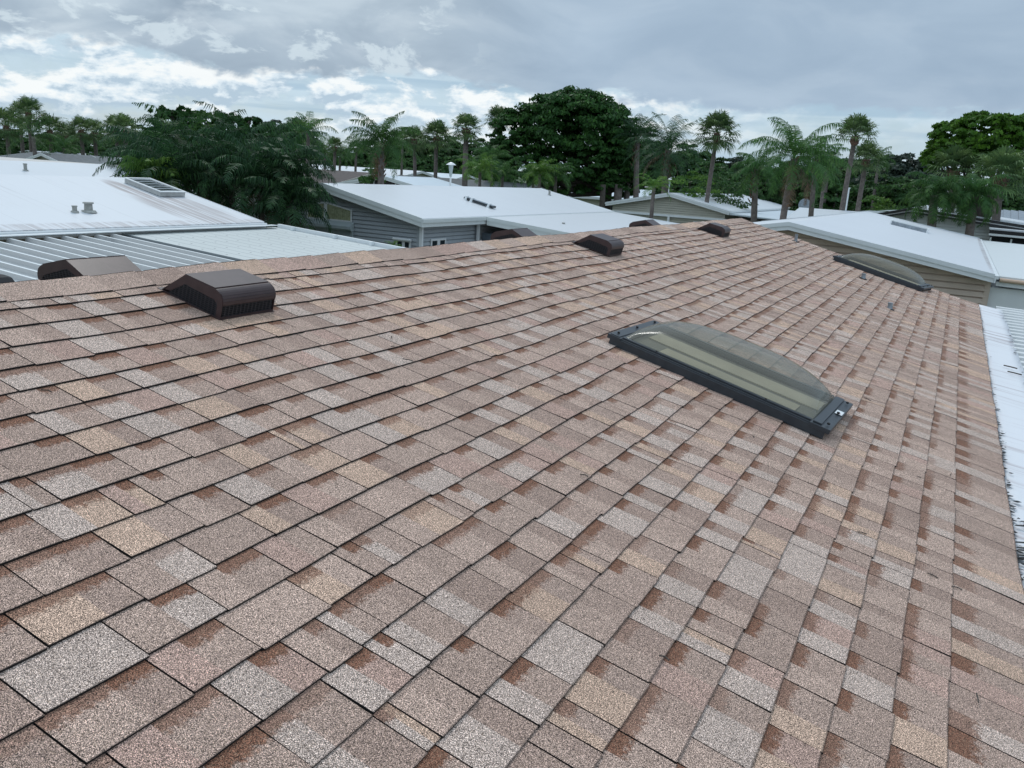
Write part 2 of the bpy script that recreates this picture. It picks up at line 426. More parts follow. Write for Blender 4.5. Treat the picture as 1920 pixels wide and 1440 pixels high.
# ridge cap shingles folded over the apex
V = []; F = []; COL = []; UV = []; MI = []
rnd = random.Random(11); v = -1.2
while v < 14.35:
    ln = rnd.uniform(.21, .27); v2 = min(v+ln, 14.4); c = PC[rnd.choices(range(len(PAL)), [.32, .22, .12, .08, .2, .06])[0]]*rnd.uniform(.96, 1.1)
    dfl = 1.0 if rnd.random() < .25 else 0.
    w1 = .150+rnd.uniform(-.006, .006); w2 = w1+rnd.uniform(-.005, .005); h1, h2 = .012, .007
    for half in (0, 1):
        fr = near if half == 0 else far
        us = [-2.985, -2.955, -2.91, -2.985+w1]; hs = [.010, .006, .002, 0]
        for q in range(3):
            wa, wb = (us[q], us[q+1])
            wa2 = wa if q < 3 else wa; wb2 = wb if q < 2 else -2.985+w2
            P = [fr(wa, v, h2+hs[q]+wave(wa, v)), fr(wb, v, h2+hs[q+1]+wave(wb, v)), fr(wb2, v2, h1+hs[q+1]+wave(wb, v2)), fr(wa2, v2, h1+hs[q]+wave(wa, v2))]
            i = len(V); V += P; F.append((i, i+1, i+2, i+3)); COL += [(*c, 0.)]*4; UV += [(0, .9)]*4; MI.append(0)
            Q = [P[3], P[2], fr(wb2, v2+.001, -.002), fr(wa2, v2+.001, -.002)]
            i = len(V); V += Q; F.append((i, i+1, i+2, i+3)); COL += [(.02, .02, .02, 0)]*4; UV += [(0, 1)]*4; MI.append(1)
        P = [fr(-2.985+w1, v, h2+wave(-2.85, v)), fr(-2.985+w2, v2, h1+wave(-2.85, v2)), fr(-2.985+w2-.001, v2, -.003), fr(-2.985+w1-.001, v, -.003)]
        i = len(V); V += P; F.append((i, i+1, i+2, i+3)); COL += [(.02, .02, .02, 0)]*4; UV += [(0, 1)]*4; MI.append(1)
    v = v2
o = raw_mesh('ridge_cap', V, F, M_SHINGLE, house); o.data.materials.append(M_BUTT); o.data.polygons.foreach_set('material_index', MI)
o.data.color_attributes.new('tone', 'FLOAT_COLOR', 'CORNER').data.foreach_set('color', np.array(COL, np.float32).ravel())
o.data.uv_layers.new(name='uv').data.foreach_set('uv', np.array(UV, np.float32).ravel())
# walls
ex = roof(U_EAVE, 0)[0]; ez = roof(U_EAVE, 0)[2]
g = MB(); xl = 2*AX-ex
g.prism([(xl+.35, 0), (ex-.35, 0), (ex-.35, ez-.12), (AX, AZ-.18), (xl+.35, ez-.12)], 'Y', -.9, 13.3)
g.build('wall', M_TANW, house)
g = MB(); g.box(ex-.02, ex+.005, -1.2, rake_v(U_EAVE)-.02, ez-.17, ez-.02); g.build('fascia', M_WHITE, house)
# white flashing strip at the eave
zs = ez-.02; n = 80
y0, y1 = -1.2, 14.0
xo = ex+.34
V = []; F = []; zf = lambda y, q: zs-.05*q+(.005*math.sin(y*2.1+q*2)+.003*math.sin(y*5.7+q))*q
for i in range(n+1):
    for j in range(5): y = y0+(y1-y0)*i/n; q = j/4; V.append((ex-.01+(xo-ex)*q, y, zf(y, q)))
for i in range(n):
    for j in range(4): a = i*5+j; F.append((a, a+1, a+6, a+5))
M_STRIP = roof_metal('coated_flashing', (.80, .80, .82), 1.0, th=.06, dirt_col=(.34, .26, .26), rough=.6)
fl = raw_mesh('eave_flashing', V, F, M_STRIP, house); fl.data.polygons.foreach_set('use_smooth', [True]*len(F))
sol = fl.modifiers.new('thick', 'SOLIDIFY'); sol.thickness = .012
# ragged black sealant flakes along the shingle edge and outer lip, twigs
g = MB(); rnd = random.Random(9)
for i in range(330):
    y = rnd.choice([rnd.uniform(2.2, 14), rnd.uniform(2.2, 7)]); x = ex+.002+abs(rnd.gauss(0, .018)) if i < 230 else xo-.02-abs(rnd.gauss(0, .01))
    q = (x-ex)/.34; z = zs-.05*q+.009; r = rnd.uniform(.004, .02); a = rnd.uniform(0, 3.1)
    k = [(x+r*math.cos(a+t)*(rnd.uniform(.5, 1.6)), y+r*1.2*math.sin(a+t)*rnd.uniform(.4, 1.2), z+rnd.uniform(0, .004)) for t in (0, 1.2, 2.5, 3.8, 5)]
    g.face(k)
for y in (3.9, 4.0, 4.1, 4.4, 3.6, 3.5, 3.4, 3.3):
    for k in range(5):
        x = ex+rnd.uniform(.0, .09); yy = y+rnd.uniform(-.05, .05); z = zs+.012-.05*(x-ex)/.34
        g.face([(x, yy, z), (x+rnd.uniform(.03, .06), yy+.012, z+.002), (x+.05, yy+.035, z+.003), (x+.01, yy+.02, z+.001)])
tag(g.build('sealant', M_RUBBER, house), kind='stuff')
g = MB()
for i in range(26):
    u, vv = (rnd.uniform(-2.3, .7), rnd.uniform(1.5, 9)); p = roof(u, vv, .014); a = rnd.uniform(0, 6.28); l = rnd.uniform(.015, .05)
    if 0 < i < 8: u = rnd.uniform(0., .7); p = roof(u, rnd.uniform(2, 6), .014)
    q = p+BV*math.cos(a)*l+YV*math.sin(a)*l; m_ = (p+q)/2+YV*.008
    g.tube([p, m_, q], .0022, 5)
for y, x in ((8.6, .22), (8.9, .2), (6.1, .28)):
    g.tube([(ex+x-.05, y, zs+.0), (ex+x, y-.03, zs+.0), (ex+x+.06, y-.02, zs-.01)], .006, 5)
tag(g.build('twig_litter', M_BARK, house), kind='stuff')

# ribbed carport roof beside the house
car = empty('ribbed_carport', 'ribbed pale metal carport roof below the white edge strip of the brown roof', 'carport', (ex+.3, 8, 0))
g = MB(); zc = zs-.13
y = -1.0
while y < 14.4:
    X0, X1 = xo-.08-car.location.x, xo+5-car.location.x; Y = y-8
    prof = [(0, -.02), (.02, .08), (.13, .08), (.15, -.02), (.30, -.02)]
    for (a, h), (b, h2) in zip(prof[:-1], prof[1:]):
        g.face([(X0, Y+a, zc+h), (X1, Y+a, zc-.15+h), (X1, Y+b, zc-.15+h2), (X0, Y+b, zc+h2)])
    y += .30
g.build('roof_pan', roof_metal('carport_pan', (.74, .75, .74), .3), car)
boxes('post', M_WHITE, car, [(4.9, 5.0, y, y+.1, 0, zc-.17) for y in (-7, -2, 3, 6)])

# ------------------------------------------------------------------ roof vents
def make_vent(flip=False):
    r = empty('roof_vent', 'x', 'roof vent', group='brown box vents along the ridge')
    s = 1
    w, L, H = .155, .36, .118                       # half width, length down the slope, height
    prof = [(0, .0), (.125, H), (.29, H+.003), (.325, H-.004), (.348, H-.022), (.357, H-.048), (.357, 0)]
    low = [(0, .0), (.06, .018), (.357, .018)]
    arc = [(.303+.054*math.sin(t), H-.052+.054*math.cos(t)) for t in [k*math.pi/2/7 for k in range(8)]]
    hood = [(0, .004), (.125, H-.002)]+arc+[(.357, .060)]
    g = MB()
    # top skin
    for (a, h), (b, h2) in zip(hood[:-1], hood[1:]):
        g.face([(a, -w, h), (b, -w, h2), (b, w, h2), (a, w, h)])
    o = g.build('hood', M_BROWNMETAL, r); m = o.modifiers.new('t', 'SOLIDIFY'); m.thickness = .004
    # side cheeks: a band of sheet metal along the top, open below for the mesh
    g = MB()
    for sy in (-w, w):
        cheek = [(.02, .012), (.125, H-.002)]+arc+[(.357, 0), (.330, 0), (.330, .058), (.31, .072), (.135, .078), (.055, .018)]
        g.prism(cheek, 'Y', sy-.002, sy+.002)
    g.box(.3535, .3585, -w, w, .0, .010)
    g.build('side_cheek', M_BROWNMETAL, r)
    g = MB()
    for sy in (-w+.006, w-.006):
        g.prism([(.03, .0), (.135, .082), (.31, .080), (.345, .06), (.345, 0)], 'Y', sy-.001, sy+.001)
    g.box(.348, .350, -w+.006, w-.006, 0, .068)
    g.build('screen', M_MESHDARK, r)
    g = MB()
    for sy in (-w-.0005, w+.0005):
        z = .006
        while z < .078:
            xa = .04+z*1.1; g.box(xa, .338, sy-.0012, sy+.0012, z, z+.0022); z += .0085
        x = .06
        while x < .335:
            g.box(x, x+.003, sy-.0016, sy+.0016, 0, min(.078, (x-.03)*.8)); x += .022
    z = .012
    while z < .062:
        g.box(.3535, .3556, -w+.01, w-.01, z, z+.0022); z += .0085
    y = -w+.02
    while y < w-.01: g.box(.3532, .3560, y, y+.004, .008, .062); y += .022
    g.build('louvre_wire', M_MESHWIRE, r)
    g = MB(); g.box(-.02, .362, -w-.006, w+.006, .0, .004); g.build('flange', M_BROWNMETAL, r)
    return r
vent0 = make_vent()
vl = ['large brown box vent nearest the camera on the near slope below the ridge',
      'middle brown box vent on the near slope, in front of the low white roof',
      'brown box vent on the near slope closest to the far end of the ridge']
vf = ['brown vent behind the ridge in front of the ribbed carport, back of its hood showing',
      'brown vent half hidden behind the ridge, in front of the blue grey house',
      'small brown vent half hidden behind the ridge farthest along it']
def place_vent(o, v, flip):
    p = roof(-2.79, v, .007)
    if not flip: M_ = Matrix([[BV[0], 0, NV[0], p[0]], [0, 1, 0, p[1]], [BV[2], 0, NV[2], p[2]], [0, 0, 0, 1]])
    else: M_ = Matrix([[-BV[0], 0, -NV[0], 2*AX-p[0]], [0, -1, 0, p[1]], [BV[2], 0, NV[2], p[2]], [0, 0, 0, 1]])
    if flip: M_ = Matrix([[-BV[0], 0, -NV[0]*-1*-1, 2*AX-p[0]], [0, -1, 0, p[1]], [BV[2], 0, NV[2], p[2]], [0, 0, 0, 1]])
    o.matrix_world = M_
for i, vv in enumerate((2.68, 7.16, 11.22)):
    o = vent0 if i == 0 else dup(vent0, (0, 0, 0)); o['label'] = vl[i]; place_vent(o, vv, False)
for i, vv in enumerate((2.61, 6.97, 10.66)):
    o = dup(vent0, (0, 0, 0)); o['label'] = vf[i]
    p = roof(-2.79, vv, .007); q = Vector((2*AX-p[0], p[1], p[2]))
    ax_x = Vector((-BV[0], 0, BV[2])); ax_z = Vector((-NV[0], 0, NV[2])) if False else Vector((-NV[0], 0, NV[2])); ax_y = ax_z.cross(ax_x)
    o.matrix_world = Matrix([[ax_x[k], ax_y[k], ax_z[k], q[k]] for k in range(3)]+[[0, 0, 0, 1]])

# ------------------------------------------------------------------ skylights on the brown roof
def dome_glass():
    m = bpy.data.materials.new('smoked_acrylic'); m.use_nodes = True; t = NT(m.node_tree); t.n.remove(t.n['Principled BSDF'])
    tr = t.new('ShaderNodeBsdfTransparent'); tr.inputs[0].default_value = (.86, .86, .82, 1)
    gl = t.new('ShaderNodeBsdfGlossy'); gl.inputs['Roughness'].default_value = .14; gl.inputs[0].default_value = (.9, .93, .95, 1)
    df = t.new('ShaderNodeBsdfDiffuse'); df.inputs[0].default_value = (.42, .39, .32, 1)
    fr = t.new('ShaderNodeFresnel'); fr.inputs[0].default_value = 1.5
    m1 = t.new('ShaderNodeMixShader'); m1.inputs[0].default_value = .30; t.l.new(tr.outputs[0], m1.inputs[1]); t.l.new(df.outputs[0], m1.inputs[2])
    m2 = t.new('ShaderNodeMixShader'); t.l.new(t.math('MULTIPLY', fr.outputs[0], .45), m2.inputs[0]); t.l.new(m1.outputs[0], m2.inputs[1]); t.l.new(gl.outputs[0], m2.inputs[2])
    t.l.new(m2.outputs[0], t.n['Material Output'].inputs[0]); return m
M_DOME = dome_glass()
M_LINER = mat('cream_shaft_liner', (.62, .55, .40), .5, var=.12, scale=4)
M_LINERD = mat('shaft_dark_bands', (.26, .25, .20), .6, var=.15, scale=4)
def make_skylight():
    """local x = down the slope (0..1.31), y = across (0..0.74), z = out of the roof"""
    r = empty('skylight', 'x', 'skylight', group='domed skylights in the brown roof')
    L, Wd, h = 1.31, .69, .040
    g = MB()
    g.box(.03, L-.03, .02, .055, 0, h); g.box(.03, L-.03, Wd-.055, Wd-.02, 0, h); g.box(.03, .065, .055, Wd-.055, 0, h); g.box(L-.065, L-.03, .055, Wd-.055, 0, h)
    g.build('curb', M_RUBBER, r)
    g = MB()
    for (a, b, c, d) in ((.085, L-.11, 0, .052), (.085, L-.11, Wd-.052, Wd)): g.box(a, b, c, d, h-.004, h+.020); g.box(a, b, c+.012, d-.012, h+.020, h+.030)
    g.box(0, .085, -.008, Wd+.008, h-.004, h+.022); g.box(L-.11, L, -.008, Wd+.008, h-.004, h+.022)
    g.box(.012, .07, 0, Wd, h+.022, h+.027); g.box(L-.098, L-.052, 0.01, Wd-.01, h+.022, h+.032)
    for y0, y1 in ((0, .004), (Wd-.004, Wd)): g.box(.02, L-.02, y0-.006, y1+.006, h-.04, h+.012)
    g.build('frame', M_FRAME, r, bevel=.003)
    for x in (.04, L-.026):
        for y in (.05, .33, .62): g = MB(); g.tube([(x, y, h+.030), (x, y, h+.039)], .008, 8); g.build('screw', M_RUBBER, r)
    for x in (.3, .62, .95): g = MB(); g.tube([(x, .018, h+.026), (x, .018, h+.034)], .006, 8); g.build('screw', M_RUBBER, r)
    g = MB()                                                     # flat pan under the dome: liner colour, reflections and dark inside painted as bands
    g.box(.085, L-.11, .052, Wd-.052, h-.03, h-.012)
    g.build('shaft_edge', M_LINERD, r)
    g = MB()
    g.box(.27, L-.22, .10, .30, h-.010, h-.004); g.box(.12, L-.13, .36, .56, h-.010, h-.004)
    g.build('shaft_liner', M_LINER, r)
    # dome: pillow profile, steeper at the low end
    nx, ny = 40, 20; x0, x1, y0, y1 = .080, L-.100, .035, Wd-.035; V = []; F = []
    for i in range(nx+1):
        for j in range(ny+1):
            s = i/nx; q = j/ny
            px = max(0., 1-abs(2*s-1)**2.8)**.58 * (1+.10*(s-.5)); py = max(0., 1-abs(2*q-1)**3.0)**.5
            V.append((x0+(x1-x0)*s, y0+(y1-y0)*q, h+.020+.165*px*py))
    for i in range(nx):
        for j in range(ny):
            a = i*(ny+1)+j; F.append((a, a+ny+1, a+ny+2, a+1))
    o = raw_mesh('dome', V, F, M_DOME, r); o.data.polygons.foreach_set('use_smooth', [True]*len(F))
    return r
sky0 = make_skylight()
def place_sky(o, u, v, tw=0.):
    p = roof(u, v, .004); ct, st = math.cos(tw), math.sin(tw)
    ax = Vector(BV*ct+YV*st); ay = Vector(YV*ct-BV*st); az = Vector(NV)
    o.matrix_world = Matrix([[ax[k], ay[k], az[k], p[k]] for k in range(3)]+[[0, 0, 0, 1]])
sky0['label'] = 'large domed skylight with smoked dome in the middle of the near roof slope'
place_sky(sky0, -1.41, 4.47, rad(-3))
sky1 = dup(sky0, (0, 0, 0)); sky1['label'] = 'smaller looking domed skylight at the far edge of the brown roof before the tan house'
place_sky(sky1, -1.25, 12.95, rad(-9))
# white sticker with red marks on the near skylight frame
g = MB(); g.box(1.31-.044, 1.31-.004, .33, .415, .0662, .0672); st = g.build('sticker', M_WHITE, sky0)
g = MB()
for i in range(3): g.box(1.31-.034+.008*i, 1.31-.032+.008*i, .338, .36+(.02 if i % 2 else 0), .0675, .0679)
g.build('print', mat('red_print', (.45, .03, .03), .6), st)

# small pipe vents
def pipe_vent(u, v, label, r=.024, h=.055):
    e = empty('pipe_vent', label, 'pipe vent', roof(u, v, .006), 'small grey plumbing vents')
    g = MB(); g.tube([(0, 0, 0), (0, 0, h)], [r*1.25, r], 12); g.tube([(0, 0, h), (0, 0, h+.012)], r*1.15, 12); g.build('pipe', M_GALV, e)
    g = MB(); g.prism([(-.05, -.04), (.05, -.04), (.05, .04), (-.05, .04)], 'Z', -.001, .003)
    f = g.build('flashing', M_RUBBER, e); f.rotation_euler = (0, PITCH, 0)
pipe_vent(-.69, 11.96, 'small grey pipe stub just below the far skylight')
pipe_vent(-.20, 10.02, 'small grey pipe stub nearer the camera, lower on the slope than the far skylight')
pipe_vent(-1.93, 13.75, 'small grey pipe stub at the roof edge near the peak of the white roof beyond', .022, .10)

# tool bag on the hidden slope
bag = empty('tool_bag', 'black tool bag with red trim lying behind the ridge at the left edge', 'bag', (-3.70, 2.04, 3.95))
g = MB(); g.hexa([(-.2, -.4, 0), (.16, -.4, 0), (.16, .20, 0), (-.2, .20, 0)], [(-.16, -.38, .09), (.12, -.38, .09), (.12, .19, .09), (-.16, .19, .09)]); g.build('body', mat('black_fabric', (.012, .014, .018), .7, var=.3, scale=30), bag, bevel=.03)
g = MB(); g.hexa([(-.15, -.37, .10), (.11, -.37, .10), (.11, .15, .10), (-.15, .15, .10)], [(-.13, -.35, .155), (.09, -.35, .155), (.09, .11, .155), (-.13, .11, .155)]); g.build('lid', MATS['black_fabric'], bag, bevel=.02)
g = MB(); g.tube([(-.02, -.3, .160), (-.02, -.1, .178), (-.02, .08, .160)], .014, 8); g.build('handle', mat('red_trim', (.5, .02, .03), .5), bag)

# ------------------------------------------------------------------ houses
def lap_gable(g, xa, xb, xr, zr, sl, z0, y, face=-1, h=.125, t=.045):
    """lap siding boards on a gable wall in plane Y=y facing -Y; each board stands proud, with an open groove below it"""
    z = z0
    while z < zr-.03:
        z1 = min(z+h, zr); zb = z+.030
        def lim(zz):
            w = max(0., (zr-zz)/sl); return max(xa, xr-w), min(xb, xr+w)
        (a0, b0), (a1, b1) = lim(zb), lim(z1)
        g.hexa([(a0, y-t*1.2, zb), (b0, y-t*1.2, zb), (b0, y-.004, zb), (a0, y-.004, zb)], [(a1, y-t*.8, z1), (b1, y-t*.8, z1), (b1, y-.004, z1), (a1, y-.004, z1)])
        z += h
def lap_side(g, ya, yb, z0, z1, x, face=1, h=.125, t=.045):
    z = z0
    while z < z1-.03:
        zt = min(z+h, z1); zb = z+.030
        g.hexa([(x+.004, ya, zb), (x+t*1.2, ya, zb), (x+t*1.2, yb, zb), (x+.004, yb, zb)], [(x+.004, ya, zt), (x+t*.8, ya, zt), (x+t*.8, yb, zt), (x+.004, yb, zt)]); z += h

def gable_house(name, label, xl, xr_, y0, y1, z_eave, z_ridge, wall_mat, roof_mat, trim_mat, rake_h=.2, over=.35, two_step=True, ridge_x=None, lap=True, base=0., overx=None):
    """ridge along Y. xl..xr_ are the eave lines, y0 the rake facing the camera"""
    rx = (xl+xr_)/2 if ridge_x is None else ridge_x
    e = empty(name, label, 'house', (rx, (y0+y1)/2, 0)); cx, cy = rx, (y0+y1)/2
    X = lambda x: x-cx
    Y = lambda y: y-cy
    slR = (z_ridge-z_eave)/(xr_-rx); slL = (z_ridge-z_eave)/(rx-xl)
    g = MB()
    for (xe, sl) in ((xr_, slR), (xl, slL)):
        nseg = 8
        g.hexa([(X(rx), Y(y0), z_ridge-.05), (X(xe), Y(y0), z_eave-.05), (X(xe), Y(y1), z_eave-.05), (X(rx), Y(y1), z_ridge-.05)],
               [(X(rx), Y(y0), z_ridge), (X(xe), Y(y0), z_eave), (X(xe), Y(y1), z_eave), (X(rx), Y(y1), z_ridge)])
    g.build('roof', roof_mat, e)
    for yy, s in ((y0, -1), (y1, 1)):
        for (xe, sl) in ((xr_, slR), (xl, slL)):
            g = MB(); q = rake_h*.5
            prof = [(.002, .012), (.035, .012), (.035, .012-q), (.016, .012-q), (.016, .012-2*q), (.002, .012-2*q)] if two_step else [(.002, .012), (.025, .012), (.025, .012-2*q), (.002, .012-2*q)]
            A_ = [(X(rx), Y(yy)+s*dy, z_ridge+dz) for dy, dz in prof]; B_ = [(X(xe), Y(yy)+s*dy, z_eave+dz) for dy, dz in prof]; n = len(prof)
            i = len(g.v); g.v += A_+B_; g.f += [tuple(range(i, i+n)), tuple(range(i+n, i+2*n))]+[(i+k, i+(k+1) % n, i+n+(k+1) % n, i+n+k) for k in range(n)]; g.m += [0]*(n+2)
            g.build('rake_board', trim_mat, e)
    for xe, s in ((xr_, 1), (xl, -1)):
        g = MB(); q = rake_h*.5
        g.prism([(X(xe)+s*.002, z_eave-.02), (X(xe)+s*.075, z_eave-.02), (X(xe)+s*.070, z_eave-q+.003), (X(xe)+s*.03, z_eave-q), (X(xe)+s*.03, z_eave-2*q+.012), (X(xe)+s*.002, z_eave-2*q+.012)], 'Y', Y(y0)-.04, Y(y1)+.04)
        g.build('gutter', trim_mat, e)
    ox = over if overx is None else overx; wl, wr, wy0, wy1 = xl+ox, xr_-ox, y0+over, y1-over
    zt = z_eave-.06
    g = MB(); g.prism([(X(wl), base), (X(wr), base), (X(wr), z_eave+slR*ox-.06), (X(rx), z_ridge-.06), (X(wl), z_eave+slL*ox-.06)], 'Y', Y(wy0)+.02, Y(wy1)-.02)
    if lap:
        lap_gable(g, X(wl), X(wr), 0, z_ridge-.06, min(slL, slR), 1.2, Y(wy0)+.018)
        lap_side(g, Y(wy0)+.02, Y(wy1), 1.2, z_eave+slR*ox-.06, X(wr)-.002)
        g.box(X(wr)-.05, X(wr)+.05, Y(wy0)-.03, Y(wy0)+.07, 0, z_eave-.03)
        
    g.build('wall', wall_mat, e)
    e['dims'] = ''; del e['dims']
    return e, (cx, cy)

# --- left white-roofed house
M_RL = roof_metal('white_roof_left', (.70, .72, .745), .42, th=.02, seam=1.22, dirt_col=(.33, .29, .29),
                  patch=[(1.15, 5.35, 1.0, .35, 1.0), (2.7, 5.6, 1.7, .95, .85), (3.75, 0, .28, 9., .6)])
lh, (cx, cy) = gable_house('white_roofed_house', 'long low house at the left under a streaked white metal roof', -22.2, -14.5, 1.5, 15.1, 3.10, 3.90, M_BEIGE, M_RL, M_WHITE, .16, .3, False, ridge_x=-18.37)
lh.children[0].data.update()
sl = (3.9-3.1)/(18.37-14.5)
# flat gutter shelf along the eave
g = MB(); g.box(-14.5-cx+.08, -14.5-cx+.28, 1.5-cy, 15.3-cy, 3.03, 3.045); g.build('gutter_shelf', M_WHITE, lh)
# its box skylight
e = empty('box_skylight', 'low box skylight with clear ribbed top at the end of the streaked white roof', 'skylight', (-17.25, 14.35, 3.9-(18.37-17.25)*sl)); e.rotation_euler = (0, math.atan(sl), 0)
e.location.z += .01
g = MB(); a, b = .62, .36
for (x0, x1, y0, y1) in ((-a, a, -b, -b+.05), (-a, a, b-.05, b), (-a, -a+.05, -b+.05, b-.05), (a-.05, a, -b+.05, b-.05)): g.box(x0, x1, y0, y1, 0, .10)
g.build('curb', mat('weathered_white', (.50, .50, .48), .5, var=.2, scale=6), e)
g = MB()
for (x0, x1, y0, y1) in ((-a-.02, a+.02, -b-.02, -b+.03), (-a-.02, a+.02, b-.03, b+.02), (-a-.02, -a+.03, -b+.03, b-.03), (a-.03, a+.02, -b+.03, b-.03)): g.box(x0, x1, y0, y1, .101, .12)
g.build('frame', M_WHITE, e)
g = MB(); g.box(-a+.05, a-.05, -b+.05, b-.05, .07, .09); g.build('pane', M_GLASS, e)
g = MB()
for i in range(6):
    x = -a+.1+i*.208; g.tube([(x, -b+.06, .095), (x+.03, -.1, .115), (x+.03, .1, .115), (x, b-.06, .095)], .008, 5)
g.build('diffuser_rib', M_WHITE, e)
def stub(name, label, p, r, h, cat='roof pipe', cone=1.0, grp='pipes on the white roof'):
    e = empty(name, label, cat, p, grp)
    g = MB(); g.tube([(0, 0, -.05), (0, 0, h*.85)], [r, r*cone], 14); g.build('pipe', mat('old_plastic', (.36, .36, .33), .6, var=.3, scale=12), e)
    g = MB(); g.tube([(0, 0, h*.85), (0, 0, h)], [r*1.25, r*1.2], 14); g.build('cap', MATS['old_plastic'], e)
    g = MB(); g.tube([(0, 0, -.02), (0, 0, .03)], [r*1.9, r*1.5], 14); g.build('flange', MATS['old_plastic'], e)
zz = lambda x: 3.9-(x+18.37)*sl
stub('roof_pipe', 'thin capped pipe, the smaller of two on the streaked white roof', (-15.52, 10.98, zz(-15.52)), .045, .13)
stub('roof_pipe', 'squat flared pipe beside the smaller one on the streaked white roof', (-15.54, 11.30, zz(-15.54)), .085, .19, cone=.9)
# ribbed carport 1 (silver) and 2 (white with screws)
M_PAN = roof_metal('silver_pan', (.62, .62, .61), .8, dirt_col=(.16, .18, .20), rough=.4)
c1 = empty('silver_carport', 'silver ribbed metal carport roof at the left edge behind the nearest vents', 'carport', (-11.5, 7, 0))
def cz(x): return 2.93-(x+14.5)*.062
g = MB(); y = 1.1
while y < 11.15:
    X0, X1 = -14.30+11.5, -8.2+11.5; Y = y-7
    w = .335
    for (a, h), (b, h2) in (((.0, 0), (.0, .075)), ((0., .075), (.045, .075)), ((.045, .075), (.045, .01)), ((.045, .01), (.16, -.012)), ((.16, -.012), (.18, .012)), ((.18, .012), (.20, -.012)), ((.20, -.012), (w, 0))):
        g.mi = 1 if (a, b) == (0., .045) else 0  # rib tops in white paint in the highlight along each rib
        g.face([(X0, Y+a, cz(-14.46)+h), (X1, Y+a, cz(-8.2)+h), (X1, Y+b, cz(-8.2)+h2), (X0, Y+b, cz(-14.46)+h2)])
    y += w
g.build('roof_pan', [M_PAN, M_WHITE], c1)
boxes('post', M_WHITE, c1, [(x+11.5, x+11.6, y-7, y-6.9, 0, cz(x)-.03) for x in (-8.4, -12.5) for y in (1.5, 6, 10.8)])
def white_pan_mat():
    m = bpy.data.materials.new('white_pan_with_screws'); m.use_nodes = True; t = NT(m.node_tree); p = t.n['Principled BSDF']
    co = t.new('ShaderNodeTexCoord').outputs['Object']; x, y, z = t.sep(co)
    f = t.math('FRACT', t.math('DIVIDE', y, .30)); ln = t.math('LESS_THAN', f, .07)
    fx = t.math('SUBTRACT', t.math('FRACT', t.math('DIVIDE', x, .62)), .5); fy = t.math('SUBTRACT', f, .5)
    d = t.math('SQRT', t.math('ADD', t.math('MULTIPLY', t.math('MULTIPLY', fx, fx), .38), t.math('MULTIPLY', t.math('MULTIPLY', fy, fy), .09)))
    sc = t.math('LESS_THAN', d, .022)
    c = t.mix(t.noise(co, .8, 4), (.55, .58, .56), (.63, .66, .64)); c = t.mix(t.math('MULTIPLY', ln, .85), c, (.20, .23, .25)); c = t.mix(sc, c, (.12, .13, .14))
    t.l.new(c, p.inputs['Base Color']); p.inputs['Roughness'].default_value = .45; return m
c2 = empty('white_carport', 'flat white metal carport roof with rows of screws, beside the silver ribbed one', 'carport', (-11.5, 13.3, 0))
g = MB()
g.hexa([(-2.96, 11.20-13.3, cz(-14.46)-.02), (3.3, 11.20-13.3, cz(-8.2)-.02), (3.3, 15.45-13.3, cz(-8.2)-.02), (-2.96, 15.45-13.3, cz(-14.46)-.02)],
       [(-2.96, 11.20-13.3, cz(-14.46)+.05), (3.3, 11.20-13.3, cz(-8.2)+.05), (3.3, 15.45-13.3, cz(-8.2)+.05), (-2.96, 15.45-13.3, cz(-14.46)+.05)])
g.build('roof_panel', white_pan_mat(), c2)
g = MB(); 
g.hexa([(-2.9, 2.16, cz(-14.4)-.08), (3.3, 2.16, cz(-8.2)-.08), (3.3, 2.30, cz(-8.2)-.08), (-2.9, 2.30, cz(-14.4)-.08)], [(-2.9, 2.16, cz(-14.4)+.13), (3.3, 2.16, cz(-8.2)+.13), (3.3, 2.24, cz(-8.2)+.13), (-2.9, 2.24, cz(-14.4)+.13)])
for x in (-13.9, -12.65, -11.6): g.box(x+11.5, x+11.56, 2.05, 2.158, cz(x)+.05, cz(x)+.135)
g.build('edge_gutter', M_WHITE, c2)
boxes('post', M_WHITE, c2, [(x+11.5, x+11.6, 1.9, 2.0, 0, cz(x)-.03) for x in (-8.4, -12.5)])

# --- blue-grey house
M_RB = roof_metal('clean_white_roof', (.74, .755, .775), .14, seam=1.22, rough=.35)
bh, (cx, cy) = gable_house('blue_grey_house', 'blue grey sided house with a bright white low gable roof behind the ridge', -21.7, -14.08, 21.2, 37.0, 3.09, 3.90, M_BLUE, M_RB, M_TRIM, .27, .36, ridge_x=-17.88)
WY = 21.2+.36
def BX(px, py, y=WY): p = at(px, py, 'Y', y); return p[0]-cx, p[2]
# clerestory window, two panes with curtains
g = MB(); fy = WY-cy-.058
def trap(g, pts, y, t): g.prism(pts, 'Y', y-t, y)
x0, zb0 = BX(585, 406); x1, zb1 = BX(662, 414); zb = 2.79
x0 = -18.70-cx; x1 = -16.97-cx; xm = -17.98-cx
zl, zm, zr_ = 3.16, 3.27, 3.10
fr_ = .045
g.prism([(x0, zb-fr_), (x1, zb-fr_), (x1, zb), (x0, zb)], 'Y', fy-.03, fy); g.prism([(x0, zl), (xm, zm), (xm, zm+fr_), (x0, zl+fr_)], 'Y', fy-.03, fy); g.prism([(xm+.002, zm), (x1, zr_), (x1, zr_+fr_), (xm+.002, zm+fr_)], 'Y', fy-.03, fy)
g.prism([(x0-fr_, zb-fr_), (x0-.001, zb-fr_), (x0-.001, zl+fr_), (x0-fr_, zl+fr_)], 'Y', fy-.03, fy); g.prism([(x1+.001, zb-fr_), (x1+fr_, zb-fr_), (x1+fr_, zr_+fr_), (x1+.001, zr_+fr_)], 'Y', fy-.03, fy)
g.prism([(xm-.06, zb), (xm+.06, zb), (xm+.06, zm-.02), (xm-.06, zm-.01)], 'Y', fy-.028, fy)
